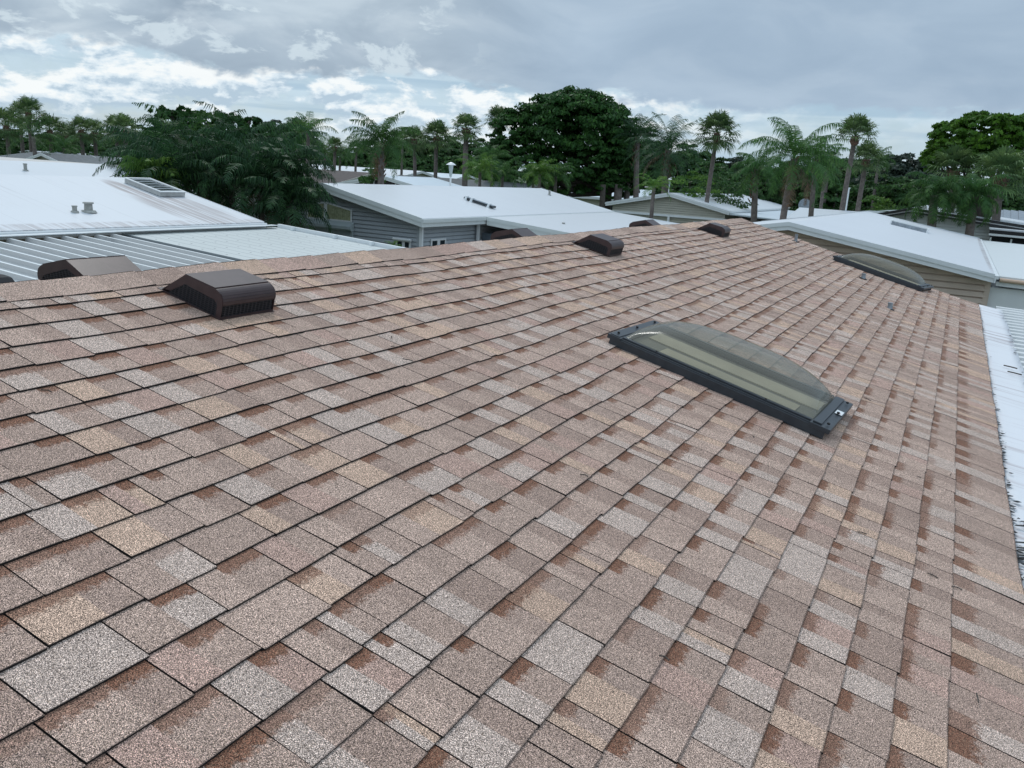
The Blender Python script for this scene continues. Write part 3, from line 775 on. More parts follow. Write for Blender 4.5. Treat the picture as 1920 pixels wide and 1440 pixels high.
win = g.build('window', M_WHITE, bh)
g = MB(); g.prism([(x0, zb), (xm-.06, zb), (xm-.06, zm-.01), (x0, zl)], 'Y', fy-.012, fy-.002); g.prism([(xm+.06, zb), (x1, zb), (x1, zr_), (xm+.06, zm-.01)], 'Y', fy-.012, fy-.002)
n_ = 22
for k in range(n_):
    a = x0+(x1-x0)*k/n_
    if abs(a-xm) < .12: continue
    g.prism([(a, zb+.02), (a+.03, zb+.02), (a+.03, zl-.03), (a, zl-.03)], 'Y', fy-.018, fy-.0121)
g.build('curtain', M_CURTAIN, win)
# roll-down shutter
sx0, sx1 = -18.98-cx, -16.84-cx
g = MB(); g.prism([(fy-.20, 2.62), (fy-.04, 2.74), (fy, 2.745), (fy, 2.47), (fy-.14, 2.47), (fy-.20, 2.53)], 'X', sx0, sx1)
shut = g.build('roller_shutter', mat('shutter_paint', (.42, .48, .49), .45, var=.05), bh)
g = MB(); z = 1.2
while z < 2.46: g.hexa([(sx0+.1, fy-.05, z), (sx1-.1, fy-.05, z), (sx1-.1, fy-.004, z), (sx0+.1, fy-.004, z)], [(sx0+.1, fy-.03, z+.052), (sx1-.1, fy-.03, z+.052), (sx1-.1, fy-.004, z+.052), (sx0+.1, fy-.004, z+.052)]); z += .055
g.build('slat', MATS['shutter_paint'], shut)
boxes('guide_rail', MATS['shutter_paint'], shut, [(sx0+.02, sx0+.10, fy-.07, fy-.002, 1.2, 2.468), (sx1-.10, sx1-.02, fy-.07, fy-.002, 1.2, 2.468)])
# window with white head rail beside the corner
def window(parent, x0, x1, z0, z1, y, label=None, frame=M_WHITE, awn=True, fm=.06):
    g = MB()
    g.box(x0-fm, x1+fm, y-.03, y-.001, z0-fm, z0); g.box(x0-fm, x1+fm, y-.03, y-.001, z1, z1+fm); g.box(x0-fm, x0-.001, y-.03, y-.001, z0, z1); g.box(x1+.001, x1+fm, y-.03, y-.001, z0, z1)
    w = (x1-x0); g.box(x0+w*.41, x0+w*.63, y-.028, y-.001, z0, z1)
    if awn: g.tube([(x0-fm-.05, y-.09, z1+.07), (x1+fm+.05, y-.09, z1+.07)], .045, 10)
    o = g.build('window', frame, parent); g = MB(); g.box(x0, x1, y-.014, y-.004, z0, z1); g.build('pane', M_GLASS, o); return o
wx0, wz = BX(749, 470); 
window(bh, -15.16-cx, -14.72-cx, 1.55, 2.32, fy)
# side wall with window (faces +X)
g = MB(); sxw = -14.08-.36-cx+.058
ya, yb = at(808, 450, 'X', -14.41)[1]-cy, at(832, 450, 'X', -14.41)[1]-cy
for (y0_, y1_, z0_, z1_) in ((ya-.06, yb+.06, 1.5, 1.56), (ya-.06, yb+.06, 2.36, 2.42), (ya-.06, ya-.001, 1.56, 2.36), (yb+.001, yb+.06, 1.56, 2.36), ((ya*.6+yb*.4), (ya*.4+yb*.6), 1.56, 2.36)): g.box(sxw-.001, sxw+.03, y0_, y1_, z0_, z1_)
o = g.build('window', M_WHITE, bh); g = MB(); g.box(sxw, sxw+.012, ya, yb, 1.56, 2.36); g.build('pane', M_GLASS, o)
boxes('downspout', M_WHITE, bh, [(-14.34-cx, -14.24-cx, 21.45-cy, 21.53-cy, 0, 2.83), (-14.30-cx, -14.22-cx, 24.85-cy, 24.93-cy, 0, 2.80)])
# lower extension roof
g = MB(); Y0, Y1 = 25.0-cy, 37.0-cy; xa, xb = -14.08-cx+.08, -9.0-cx; za, zb_ = 3.06, 2.62
g.hexa([(xa, Y0, za-.05), (xb, Y0, zb_-.05), (xb, Y1, zb_-.05), (xa, Y1, za-.05)], [(xa, Y0, za), (xb, Y0, zb_), (xb, Y1, zb_), (xa, Y1, za)]); g.build('extension_roof', M_RB, bh)
g = MB()
for (a, b, t) in ((0, .13, .035), (.13, .27, .018)):
    g.hexa([(xa, Y0-t, za-b+.01), (xb, Y0-t, zb_-b+.01), (xb, Y0-.002, zb_-b+.01), (xa, Y0-.002, za-b+.01)], [(xa, Y0-t, za-a+.01), (xb, Y0-t, zb_-a+.01), (xb, Y0-.002, zb_-a+.01), (xa, Y0-.002, za-a+.01)])
g.build('extension_rake', M_TRIM, bh)
g = MB(); g.box(-14.37-cx, -9.3-cx, 25.35-cy, 36.6-cy, 0, 2.5); 
for k in range(14): g.box(-14.2-cx+k*.35, -14.19-cx+k*.35, 25.34-cy, 25.349-cy, 0, 2.5)
g.build('extension_wall', mat('dark_blue_panel', (.13, .16, .19), .6, var=.08), bh)
# narrow tilted skylight on the blue house roof
slb = (3.9-3.09)/(17.88-14.08)
e = empty('roof_skylight', 'narrow glass skylight raised on white brackets on the bright white roof', 'skylight', (-15.45, 26.95, 3.9-(17.88-15.45)*slb)); e.rotation_euler = (0, math.atan(slb), rad(0))
g = MB(); g.box(-.62, .62, -.13, .13, .03, .10); g.build('frame', M_FRAME, e); g = MB(); g.box(-.59, .59, -.11, .11, .1005, .106); g.build('pane', mat('grey_pane', (.22, .26, .30), .1, spec=.8), e)
g = MB()
for x in (-.52, -.28, .45): g = MB(); g.hexa([(x-.05, -.20, 0), (x+.05, -.20, 0), (x+.05, .2, 0), (x-.05, .2, 0)], [(x-.03, -.15, .15), (x+.03, -.15, .15), (x+.03, -.02, .15), (x-.03, -.02, .15)]); g.build('bracket', M_WHITE, e)
p = on_plane(1030, 366, [-17.88, 0, 3.9], [slb, 0, 1]); stub('roof_pipe', 'white pipe near the far ridge of the bright white roof', p, .05, .22)
p = at(1056, 428, 'Z', 2.76); stub('roof_pipe', 'short white pipe on the lower white roof of the blue grey house', p, .05, .20)

# --- tan house beyond our gable
M_RT = roof_metal('white_roof_tan_house', (.71, .73, .76), .40, seam=1.22, dirt_col=(.35, .31, .30), patch=[(3.9, 1, .09, 10., .8)])
M_GUT = mat('white_gutter', (.80, .83, .84), .4, var=.06)
th, (cx, cy) = gable_house('tan_house', 'tan sided house with a white gable roof just beyond the brown roof', -7.1, .79, 18.6, 35.5, 3.22, 3.90, M_TANW, M_RT, M_GUT, .17, .38, ridge_x=-3.14, overx=.07)
slt = (3.9-3.22)/(.79+3.14)
e = empty('roof_skylight', 'long low skylight box with white sides on the roof of the tan house', 'skylight', on_plane(1704, 428, [-3.14, 0, 3.9], [slt, 0, 1])); e.rotation_euler = (0, math.atan(slt), 0)
g = MB(); g.box(-.52, .52, -.32, .32, 0, .10); g.build('curb', M_GALV, e); g = MB(); g.box(-.5, .5, -.30, .30, .101, .115); g.build('pane', mat('milky_pane', (.62, .66, .68), .3), e)
boxes('end_cap', M_WHITE, e, [(x-.02, x+.02, -.34, .34, .0, .125) for x in (-.54, .54)])
# attached side room with flat ribbed roof, white wall and tan gutter
sr = empty('side_room', 'white walled side room with a flat ribbed roof and tan gutter at the right edge', 'room', (3.0, 27, 0))
g = MB(); g.hexa([(-2.2+.09, -8.0, 3.12), (4, -8.0, 2.95), (4, 8.3, 2.95), (-2.2+.09, 8.3, 3.12)], [(-2.2+.09, -8.0, 3.17), (4, -8.0, 3.0), (4, 8.3, 3.0), (-2.2+.09, 8.3, 3.17)])
g.build('roof', roof_metal('ribbed_white', (.72, .75, .75), .5, seam=.31, seam_w=.02), sr)
g = MB(); g.tube([(-2.1, -8.06, 3.10), (4, -8.06, 2.94)], .04, 10); g.build('gutter_pipe', mat('tan_gutter', (.66, .47, .34), .5), sr)
g = MB(); g.hexa([(-2.15, -8.03, 2.98), (4, -8.03, 2.8), (4, -8.0, 2.8), (-2.15, -8.0, 2.98)], [(-2.15, -8.03, 3.06), (4, -8.03, 2.9), (4, -8.0, 2.9), (-2.15, -8.0, 3.06)]); g.build('fascia', M_WHITE, sr)
g = MB(); g.box(-2.24, 3.8, -7.9, 8, 0, 2.93); g.build('wall', mat('white_panel_wall', (.86, .88, .88), .5, var=.06, scale=1.5), sr)
g = MB(); g.tube([(-2.1, -7.98, 0), (-2.1, -7.98, 2.45), (-2.1, -7.94, 2.5)], .07, 12); g.build('downpipe', M_WHITE, sr)

# --- beige house behind the blue one, carport to its right
M_RW = roof_metal('white_roof_beige_house', (.66, .69, .72), .4, patch=[(1.6, -5.5, .5, 1.4, .8)])
be, (cx, cy) = gable_house('beige_house', 'beige sided house with a broad low gable and white porch posts', -18.4, -11.2, 47, 66, 3.18, 3.95, M_BEIGE, M_RW, M_WHITE, .22, .3, ridge_x=-14.66)
g = MB(); fy = 47-cy
g.box(-18.0-cx, -11.3-cx, fy+.10, fy+.28, 2.62, 2.74)
g.build('porch_beam', M_WHITE, be)
for px in (1253, 1362): x = at(px, 400, 'Y', 47)[0]-cx; boxes('post', M_WHITE, be, [(x-.06, x+.06, fy+.10, fy+.22, 0, 2.62)])
def BW(px): return at(px, 405, 'Y', 47.3)[0]-cx
window(be, BW(1312), BW(1331), 1.3, 2.44, fy+.3, awn=False)
for a, b in ((1301, 1310), (1334, 1344)):
    g = MB(); g.box(BW(a), BW(b), fy+.27, fy+.296, 1.2, 2.5); g.build('shutter', M_WHITE, be)
g = MB(); g.box(BW(1199), BW(1207), fy+.27, fy+.296, 1.5, 2.45); g.build('vent_window', M_GLASS, be)
co_ = empty('white_carport', 'wide white flat carport roof to the right of the beige gable, open and dark below', 'carport', (-7.5, 56, 0))
g = MB(); g.hexa([(-3.6, -9, 2.98), (2.4, -9, 2.72), (2.4, 8, 2.72), (-3.6, 8, 2.98)], [(-3.6, -9, 3.05), (2.4, -9, 2.79), (2.4, 8, 2.79), (-3.6, 8, 3.05)]); g.build('roof', roof_metal('blue_white_pan', (.62, .69, .74), .4, seam=.4), co_)
boxes('post', M_WHITE, co_, [(x-.05, x+.05, y-.05, y+.05, 0, 2.7) for x in (-1, 2.3) for y in (-8.8, -3, 2, 7.8)])
g = MB(); g.box(-3.5, 2.2, 7.0, 7.6, 0, 2.6); g.build('shade_wall', M_DARKIN, co_)  # near-black back wall stands in for the shade under the open roof
# satellite dish on it
p = at(1508, 392, 'Y', 60); e = empty('satellite_dish', 'small grey satellite dish on a white flat roof beside the big feather palm', 'satellite dish', (p[0], p[1], 2.8))
V = []; F = []; n1 = 5; n2 = 16
for i in range(n1+1):
    for j in range(n2):
        r = .42*i/n1; a = 2*math.pi*j/n2; V.append((r*math.cos(a), -.02-.10*(1-(i/n1)**2)*-1, .75+r*math.sin(a)*1.05))
for i in range(n1):
    for j in range(n2): F.append((i*n2+j, i*n2+(j+1) % n2, (i+1)*n2+(j+1) % n2, (i+1)*n2+j))
o = raw_mesh('dish', V, F, M_GALV, e)
g = MB(); g.tube([(0, .1, 0), (0, .1, .75)], .03, 8); g.tube([(0, .1, .5), (0, -.45, .55)], .015, 6); g.tube([(-.45, .2, 0), (0, .1, .6)], .015, 6); g.build('mast', M_GALV, e)

# --- low houses farther away: name, label, px ridge, distances.  All are real gable houses at their own depth
def far_house(name, label, rpx, rpy, y0, half, drop, length, wall_m, roof_m, trim=M_WHITE, ridge_z=None, rz=0, rake=.2):
    p = at(rpx, rpy, 'Y', y0); zr = p[2] if ridge_z is None else ridge_z
    e, _ = gable_house(name, label, p[0]-half, p[0]+half, y0, y0+length, zr-drop, zr, wall_m, roof_m, trim, rake, .3, lap=False)
    if rz:
        e.rotation_euler = (0, 0, rz)
    return e
R1 = roof_metal('white_roof_far', (.66, .69, .72), .35); R2 = roof_metal('blue_white_roof_far', (.60, .68, .74), .4)
def cross_house(name, label, xl, xr, y0, y1, ze, zr, wall_m, roof_m, trim=M_WHITE):
    """ridge runs across the view (along X)"""
    e = empty(name, label, 'house', ((xl+xr)/2, (y0+y1)/2, 0)); w = (xr-xl)/2; d = (y1-y0)/2
    g = MB()
    for s in (-1, 1):
        ys = sorted((0, s*d)); 
        g.hexa([(-w, 0, zr-.06), (w, 0, zr-.06), (w, s*d, ze-.06), (-w, s*d, ze-.06)], [(-w, 0, zr), (w, 0, zr), (w, s*d, ze), (-w, s*d, ze)])
    g.build('roof', roof_m, e)
    boxes('fascia', trim, e, [(-w, w, -d-.03, -d-.002, ze-.2, ze+.005), (-w, w, d+.002, d+.03, ze-.2, ze+.005)])
    for s in (-1, 1):
        a, b = sorted((s*w+s*.002, s*w+s*.03)); 
        for q in (-1, 1): g = MB(); g.hexa([(a, 0, zr-.2), (b, 0, zr-.2), (b, q*d, ze-.2), (a, q*d, ze-.2)], [(a, 0, zr+.01), (b, 0, zr+.01), (b, q*d, ze+.01), (a, q*d, ze+.01)]); g.build('rake_board', trim, e)
    g = MB(); g.prism([(-d+.3, 0), (d-.3, 0), (d-.3, ze-.03), (0, zr-.08), (-d+.3, ze-.03)], 'X', -w+.3, w-.3); g.build('wall', wall_m, e)
    x = -w+1.2
    while x < w-1.8: boxes('window', M_GLASS, e, [(x, x+.9, -d+.27, -d+.297, 1.1, 2.3)]); x += 3.4
    return e
# left group
far_house('white_roofed_house', 'second white metal roof just behind the streaked white roof at the left', 219, 306, 15.0, 4.3, .75, .1, M_BEIGE, R1) if False else None
e, _ = gable_house('white_roofed_house', 'plain white roof with one small pipe, directly behind the streaked roof at the left', -31.5, -23.0, 4, 21.5, 3.2, 4.0, M_BEIGE, R1, M_WHITE, .2, .3, False, lap=False)
p = on_plane(48, 320, [-27.25, 0, 4.0], [.8/4.25, 0, 1]); stub('roof_pipe', 'tiny pipe alone on the plain white roof farther left', p, .05, .22)
cross_house('cream_edged_house', 'long low house with a cream edged roof line at the far left', -62, -38.2, 25.5, 31.5, 3.5, 3.76, M_BEIGE, mat('cream_roof', (.62, .58, .54), .6, var=.06), M_WHITE)
cross_house('grey_shingled_house', 'grey shingled roof with white trimmed gables at the far left', -66.5, -50, 40, 48, 3.30, 3.90, M_BEIGE, M_FLAT_SHINGLE)
far_house('grey_gabled_house', 'small white trimmed gable in front of the grey shingled roof, nearer the image edge', 77, 287, 39.3, 2.3, .6, 4, M_BEIGE, M_FLAT_SHINGLE)
far_house('grey_gabled_house', 'small white trimmed gable against the dark palm clump at the left', 228, 296, 36, 2.8, .65, 5, mat('grey_siding', (.25, .25, .25), .6), R1)
far_house('red_brown_house', 'dark red brown gable with white trim at the far left edge', 52, 282, 56, 7.5, .9, 12, mat('red_brown_siding', (.07, .035, .035), .7), R1)
# centre left
cross_house('brown_shingled_house', 'long brown shingled roof with cream trim right of the palm clump', -52, -34.5, 42, 50, 3.2, 3.98, M_BEIGE, M_BROWN_SHINGLE, mat('cream_trim', (.55, .52, .45), .5))
ge = far_house('gabled_house', 'white trimmed gable with dark panels between white mullions, behind the blue grey house', 716, 329, 38, 4.6, .85, 5, mat('dark_plum_panel', (.055, .04, .045), .6), R2)
boxes('mullion', M_WHITE, ge, [(k*.72-.03, k*.72+.03, -2.5+.25, -2.5+.3, 2.2, 3.86-abs(k)*.135) for k in range(-4, 5) if k])
cross_house('grey_shingled_house', 'dark grey shingled roof behind the street lamp', -38, -26.5, 50, 58, 3.05, 3.85, M_BEIGE, M_FLAT_SHINGLE)
cross_house('white_roofed_house', 'far white roof above the brown shingled roof', -62, -44, 62, 70, 3.5, 4.15, M_BEIGE, R1)
cross_house('white_roofed_house', 'far white roof to the right of the tall feather palm trunk', -58, -45, 72, 80, 3.3, 4.0, M_BEIGE, R2)
cross_house('white_roofed_house', 'low white roof seen between the trunks under the big round tree', -31.5, -22.5, 68, 76, 2.9, 3.72, M_BEIGE, R2)
cross_house('white_roofed_house', 'second low white roof behind the one under the big round tree', -39, -26, 84, 92, 3.1, 3.9, M_BEIGE, R1)
cross_house('white_roofed_house', 'sunlit white roof at the far left horizon between palm trunks', -118, -84, 66, 74, 3.3, 3.95, M_BEIGE, R1)
cross_house('white_roofed_house', 'white roof strip low behind the left row of palms', -92, -66, 80, 88, 3.3, 3.95, M_BEIGE, R1)
# right
cross_house('white_roofed_house', 'white roof with dark skylights behind the big feather palm', -14.5, -5.8, 70, 80, 2.6, 3.95, M_BEIGE, R1)
far_house('white_roofed_house', 'white gabled roof between the feather palm and the fan palm trunk', 1540, 360, 82, 6.5, .95, 12, M_BEIGE, R1)
cross_house('white_roofed_house', 'low white roof left of the fan palm trunk behind the tan house', -8.2, -3.0, 47, 56, 2.95, 3.55, M_BEIGE, R1)
# black striped house with the screened porch
bs, (cx, cy) = gable_house('black_striped_house', 'white house with black and white striped roof edge behind the tan house', -4.7, 5.5, 41.5, 60, 3.35, 4.05, mat('white_siding', (.60, .63, .62), .55, var=.05), R1, M_WHITE, .20, .4, ridge_x=-1.9)
g = MB(); slb_ = .7/7.4; yy = 41.5-cy
for (a, b) in ((-.03, .085), (.125, .21)):
    g.hexa([(0, yy-.06, 4.05-b), (5.5+1.9, yy-.06, 3.35-b), (5.5+1.9, yy-.037, 3.35-b), (0, yy-.037, 4.05-b)], [(0, yy-.06, 4.05-a), (7.4, yy-.06, 3.35-a), (7.4, yy-.037, 3.35-a), (0, yy-.037, 4.05-a)])
    s2 = .7/2.8
    g.hexa([(-2.8, yy-.06, 3.35-b), (-.001, yy-.06, 4.05-b), (-.001, yy-.037, 4.05-b), (-2.8, yy-.037, 3.35-b)], [(-2.8, yy-.06, 3.35-a), (-.001, yy-.06, 4.05-a), (-.001, yy-.037, 4.05-a), (-2.8, yy-.037, 3.35-a)])
g.build('stripe', mat('black_paint', (.012, .011, .012), .5), bs)
po = empty('screened_porch', 'dark screened porch with white posts and a striped flat roof at the right edge', 'porch', (4.5, 42, 0))
g = MB(); g.hexa([(-3.3, -1.7, 3.42), (8, -1.7, 3.2), (8, 6, 3.2), (-3.3, 6, 3.42)], [(-3.3, -1.7, 3.48), (8, -1.7, 3.26), (8, 6, 3.26), (-3.3, 6, 3.48)]); g.build('roof', R1, po)
g = MB(); g.hexa([(-3.3, -1.75, 3.28), (8, -1.75, 3.06), (8, -1.702, 3.06), (-3.3, -1.702, 3.28)], [(-3.3, -1.75, 3.40), (8, -1.75, 3.18), (8, -1.702, 3.18), (-3.3, -1.702, 3.40)]); g.build('roof_edge', MATS['black_paint'], po)
g = MB(); g.hexa([(-3.3, -1.77, 3.19), (8, -1.77, 2.97), (8, -1.70, 2.97), (-3.3, -1.70, 3.19)], [(-3.3, -1.77, 3.27), (8, -1.77, 3.05), (8, -1.70, 3.05), (-3.3, -1.70, 3.27)]); g.build('fascia', M_WHITE, po)
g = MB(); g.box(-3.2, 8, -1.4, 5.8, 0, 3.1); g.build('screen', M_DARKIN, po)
boxes('post', M_TRIM, po, [(x-.03, x+.03, -1.6, -1.45, 0, 3.1) for x in (-3.2, -2.45, -1.65, -.3, .55, 2.0, 3.4)])
g = MB(); g.box(-1.55, -1.2, -1.5, -1.42, 0, 2.8); g.box(-.35-.35, -.36, -1.5, -1.42, 0, 2.8); g.box(-1.19, -.71, -1.5, -1.42, 2.35, 2.8); g.build('door_frame', mat('grey_frame', (.14, .15, .15), .6), po)
gs = empty('corrugated_shed', 'grey corrugated metal shed roof at the right edge below the round tree', 'shed', (6.5, 58, 0))
g = MB(); x = -5.
while x < 6: g.hexa([(x, -2, 3.1), (x+.4, -2, 3.1), (x+.4, 2, 4.0), (x, 2, 4.0)], [(x, -2, 3.2), (x+.4, -2, 3.15), (x+.4, 2, 4.05), (x, 2, 4.1)]); x += .402
g.build('roof', M_GALV, gs); g = MB(); g.box(-4.8, 5.8, -1.8, 1.8, 0, 3.08); g.build('wall', M_BEIGE, gs)
yh = cross_house('yellow_walled_house', 'small yellow walled house with white roof edge between trees at the right', -1.5, 2.2, 62, 68, 3.4, 3.9, mat('yellow_wall', (.55, .42, .20), .6), R1)

# ------------------------------------------------------------------ street lamps and poles
def street_lamp(px, py_top, dist, label, r=.4):
    p = col_at(px, py_top, dist); e = empty('street_lamp', label, 'street lamp', (p[0], p[1], 0), 'post top street lamps'); h = p[2]
    g = MB(); g.tube([(0, 0, 0), (0, 0, h-.62)], [.06, .04], 10); g.build('pole', M_WHITE, e)
    g = MB(); g.tube([(0, 0, h-.62), (0, 0, h-.12)], [.05, .11], 12); g.build('lantern', mat('frosted_lantern', (.45, .52, .52), .3), e)
    g = MB(); g.tube([(0, 0, h-.12), (0, 0, h-.04), (0, 0, h)], [r, .12, .03], 16); g.build('cap', M_WHITE, e)
street_lamp(846, 304, 38, 'white post top street lamp behind the bright white roof', .23)
street_lamp(1256, 334, 62, 'tiny white post top lamp below the dark feather palm', .22)
p = col_at(1592, 354, 62); e = empty('flag_pole', 'thin white pole between the two fan palm trunks at the right', 'pole', (p[0], p[1], 0)); g = MB(); g.tube([(0, 0, 0), (0, 0, p[2])], .05, 8); g.tube([(0, 0, p[2]), (0, 0, p[2]+.08)], .08, 8); g.build('mast', M_WHITE, e)

# ------------------------------------------------------------------ vegetation
F_FICUS = foliage('ficus_leaf', (.038, .104, .024), .55, .22)
F_ROUND = foliage('bright_round_leaf', (.085, .195, .022), .6, .3)
F_TREE = foliage('mixed_leaf', (.055, .120, .038), .55, .28, (.75, 1.25))
F_BLUE = foliage('casuarina_leaf', (.045, .068, .050), .4, .15)
F_SABAL = foliage('fan_palm_leaf', (.125, .200, .080), .5, .25, (.8, 1.2))
F_QUEEN = foliage('feather_palm_leaf', (.072, .160, .048), .55, .38, (.8, 1.2))
F_DARKP = foliage('dark_palm_leaf', (.036, .090, .038), .65, .32, (.8, 1.2))
F_LIGHT = foliage('light_palm_leaf', (.125, .235, .050), .5, .38, (.85, 1.15))

def leaf_cloud(lobes, n, size, rng, flat=.0, clump=.22):
    """lobes: (cx,cy,cz, rx,ry,rz). Leaves sit in clumps spread near the lobe surfaces"""
    vol = np.array([l[3]*l[5] for l in lobes]); vol = vol/vol.sum(); V = []; 
    P = []; Nn = []
    for l, w in zip(lobes, vol):
        c = np.array(l[:3]); r = np.array(l[3:]); nc = max(6, int(w*n/55)); k = int(w*n/nc)
        d = rng.normal(size=(nc, 3)); d /= np.linalg.norm(d, axis=1)[:, None]
        d[:, 2] = np.where(d[:, 2] < -.55, -d[:, 2], d[:, 2])
        rad_ = rng.uniform(.62, 1.0, nc)**.6; cc = c+d*r*rad_[:, None]
        cs = rng.uniform(.6, 1.25, nc)*clump*min(r)
        e = rng.normal(size=(nc, k, 3)); e /= np.linalg.norm(e, axis=2)[:, :, None]; e[:, :, 2] = np.abs(e[:, :, 2])*.9-.25
        pp = cc[:, None, :]+e*cs[:, None, None]*rng.uniform(.55, 1.0, (nc, k, 1))*np.array([1.25, 1.25, .75])
        nn = e*.8+d[:, None, :]*.5+rng.normal(size=(nc, k, 3))*.45
        P.append(pp.reshape(-1, 3)); Nn.append(nn.reshape(-1, 3))
    P = np.vstack(P); Nn = np.vstack(Nn); Nn /= np.linalg.norm(Nn, axis=1)[:, None]
    m = len(P); a = rng.normal(size=(m, 3)); t = np.cross(Nn, a); t /= np.linalg.norm(t, axis=1)[:, None]; b = np.cross(Nn, t)
    s = size*rng.uniform(.6, 1.3, (m, 1)); V = np.empty((m, 4, 3))
    V[:, 0] = P-t*s*.9; V[:, 1] = P-b*s*.42; V[:, 2] = P+t*s*.9; V[:, 3] = P+b*s*.42
    return V.reshape(-1, 3), np.arange(m*4).reshape(m, 4)
def limbs(g, base, h, targets, r0, rnd):
    base = Vector(base); top = base+Vector((rnd.uniform(-.2, .2), rnd.uniform(-.2, .2), h))
    g.tube([base, (base+top)/2+Vector((rnd.uniform(-.1, .1), 0, 0)), top], [r0*1.25, r0, r0*.8], 10)
    for t in targets:
        t = Vector([float(c) for c in t]); mid = top.lerp(t, .5)+Vector((0, 0, -.1*(t-top).length)); g.tube([top-Vector((0, 0, .1)), mid, t], [r0*.5, r0*.3, r0*.1], 7)
def broad_tree(name, label, cat, lobes, n, size, m, base, trunk_h, r0, seed, group=None, clump=.22):
    rng = np.random.default_rng(seed); rnd = random.Random(seed); b = np.array([base[0], base[1], 0.])
    e = empty(name, label, cat, b, group)
    L = [(l[0]-b[0], l[1]-b[1], l[2], l[3], l[4], l[5]) for l in lobes]
    V, F = leaf_cloud(L, n, size, rng, clump=clump); raw_mesh('crown', V, F, m, e)
    g = MB(); limbs(g, (0, 0, 0), trunk_h, [(l[0]+rnd.uniform(-.3, .3)*l[3], l[1], l[2]+rnd.uniform(-.2, .5)*l[5]) for l in L for _ in range(2)], r0, rnd); g.build('trunk', M_BARK, e, smooth=True)
    return e
def lobes_px(dist, spec, depth=1.0):
    out = []
    for px, py, rx, ry in spec:
        p = col_at(px, py, dist); k = dist/FPX*1.02; out.append((p[0], p[1], p[2], rx*k, rx*k*depth, ry*k))
    return out

# big round dark tree
L = lobes_px(62, [(1078, 250, 92, 74), (1130, 275, 66, 78), (1020, 250, 55, 66), (960, 265, 44, 55), (1085, 320, 90, 40), (1000, 315, 60, 34), (1160, 300, 42, 50), (1060, 215, 60, 40), (940, 290, 26, 34), (1085, 348, 92, 32), (1165, 340, 40, 44), (1010, 350, 52, 30), (935, 322, 32, 32), (1130, 355, 50, 24)])
b = col_at(1130, 400, 62)
broad_tree('round_tree', 'big dark dome shaped broadleaf tree rising above everything in the middle', 'tree', L, 80000, .17, F_FICUS, b, 3.6, .42, 3, clump=.2)
def bare_trunk(px0, py0, px1, dist, r, label, m=M_TRUNK):
    p0 = col_at(px0, py0, dist); p1 = col_at(px1, py0+60, dist); e = empty('tree_trunk', label, 'tree trunk', (p1[0], p1[1], 0)); g = MB()
    g.tube([(0, 0, 0), ((p0[0]-p1[0])*.6, (p0[1]-p1[1])*.6, p0[2]*.5), (p0[0]-p1[0], p0[1]-p1[1], p0[2])], [r*1.2, r, r*.9], 10); g.build('trunk', m, e, smooth=True)
# round bright tree at the right
L = lobes_px(48, [(1850, 265, 70, 44), (1790, 275, 46, 42), (1910, 285, 60, 52), (1830, 300, 80, 40), (1900, 250, 50, 26), (1765, 300, 28, 36)])
b = col_at(1850, 400, 48)
broad_tree('round_tree', 'broad bright green tree with rosette clumps of leaves at the right edge', 'tree', L, 30000, .13, F_ROUND, b, 3.2, .35, 8, clump=.17)
# broadleaf behind the palm clump
L = lobes_px(36, [(330, 232, 36, 20), (380, 236, 46, 22), (430, 240, 36, 20), (297, 210, 15, 8), (345, 212, 16, 9), (375, 218, 14, 8), (410, 222, 16, 9), (440, 224, 14, 8), (470, 234, 20, 13), (320, 216, 12, 8), (370, 270, 90, 30), (510, 262, 50, 24)])
b = col_at(380, 400, 36)
broad_tree('broadleaf_tree', 'dark broadleaf tree showing above the palm clump at the left', 'tree', L, 16000, .12, F_FICUS, b, 3.2, .25, 5, clump=.3)

# ---- palms
def frond(V, F, base, az, el, L, droop, leaf, nl, rnd, wid, hang=.5, twist=0.):
    nl = int(nl*.72)
    """pinnate frond: rachis strip and leaflets as two-piece blades"""
    p = np.array(base, float); ns = 8; pts = [p.copy()]; e = el
    for k in range(ns):
        d = np.array([math.cos(az)*math.cos(e), math.sin(az)*math.cos(e), math.sin(e)]); p = p+d*L/ns; pts.append(p.copy()); e -= droop/ns*(.4+1.2*k/ns)
    pts = np.array(pts); lat = np.array([-math.sin(az), math.cos(az), 0])
    def quad(a, b, c, d): i = len(V); V.extend([a, b, c, d]); F.append((i, i+1, i+2, i+3))
    for k in range(ns):
        w = wid*1.1*(1-k/ns)+.006; up = np.array([0, 0, w*.6])
        quad(pts[k]-lat*w*.5, pts[k]+lat*w*.5, pts[k+1]+lat*w*.4, pts[k+1]-lat*w*.4)
    for i in range(nl):
        t = .14+.86*i/(nl-1); x = t*ns; k = min(int(x), ns-1); c = pts[k]*(1-(x-k))+pts[k+1]*(x-k); fw = pts[k+1]-pts[k]; fw = fw/np.linalg.norm(fw)
        ll = leaf*math.sin(math.pi*min(1, .12+t*.86))**.6*rnd.uniform(.85, 1.12)
        for s in (-1, 1):
            if rnd.random() < .08: continue
            ll_ = ll; ll = ll_*rnd.uniform(.75, 1.1)
            out = lat*s*rnd.uniform(.75, 1)+fw*(.35+.45*t)+np.array([0, 0, rnd.uniform(-.05, .3)]); out /= np.linalg.norm(out)
            m_ = c+out*ll*.5+np.array([0, 0, -hang*ll*.12]); q = out*.5+np.array([0, 0, -hang]); q /= np.linalg.norm(q); tip = m_+q*ll*.55
            w = fw*wid
            quad(c-w*.5, c+w*.5, m_+w*.5, m_-w*.5); quad(m_-w*.5, m_+w*.5, tip+w*.12, tip-w*.12)
def trunk_tube(g, pts, r0, r1, seg=10):
    g.tube(pts, [r0+(r1-r0)*k/(len(pts)-1) for k in range(len(pts))], seg)
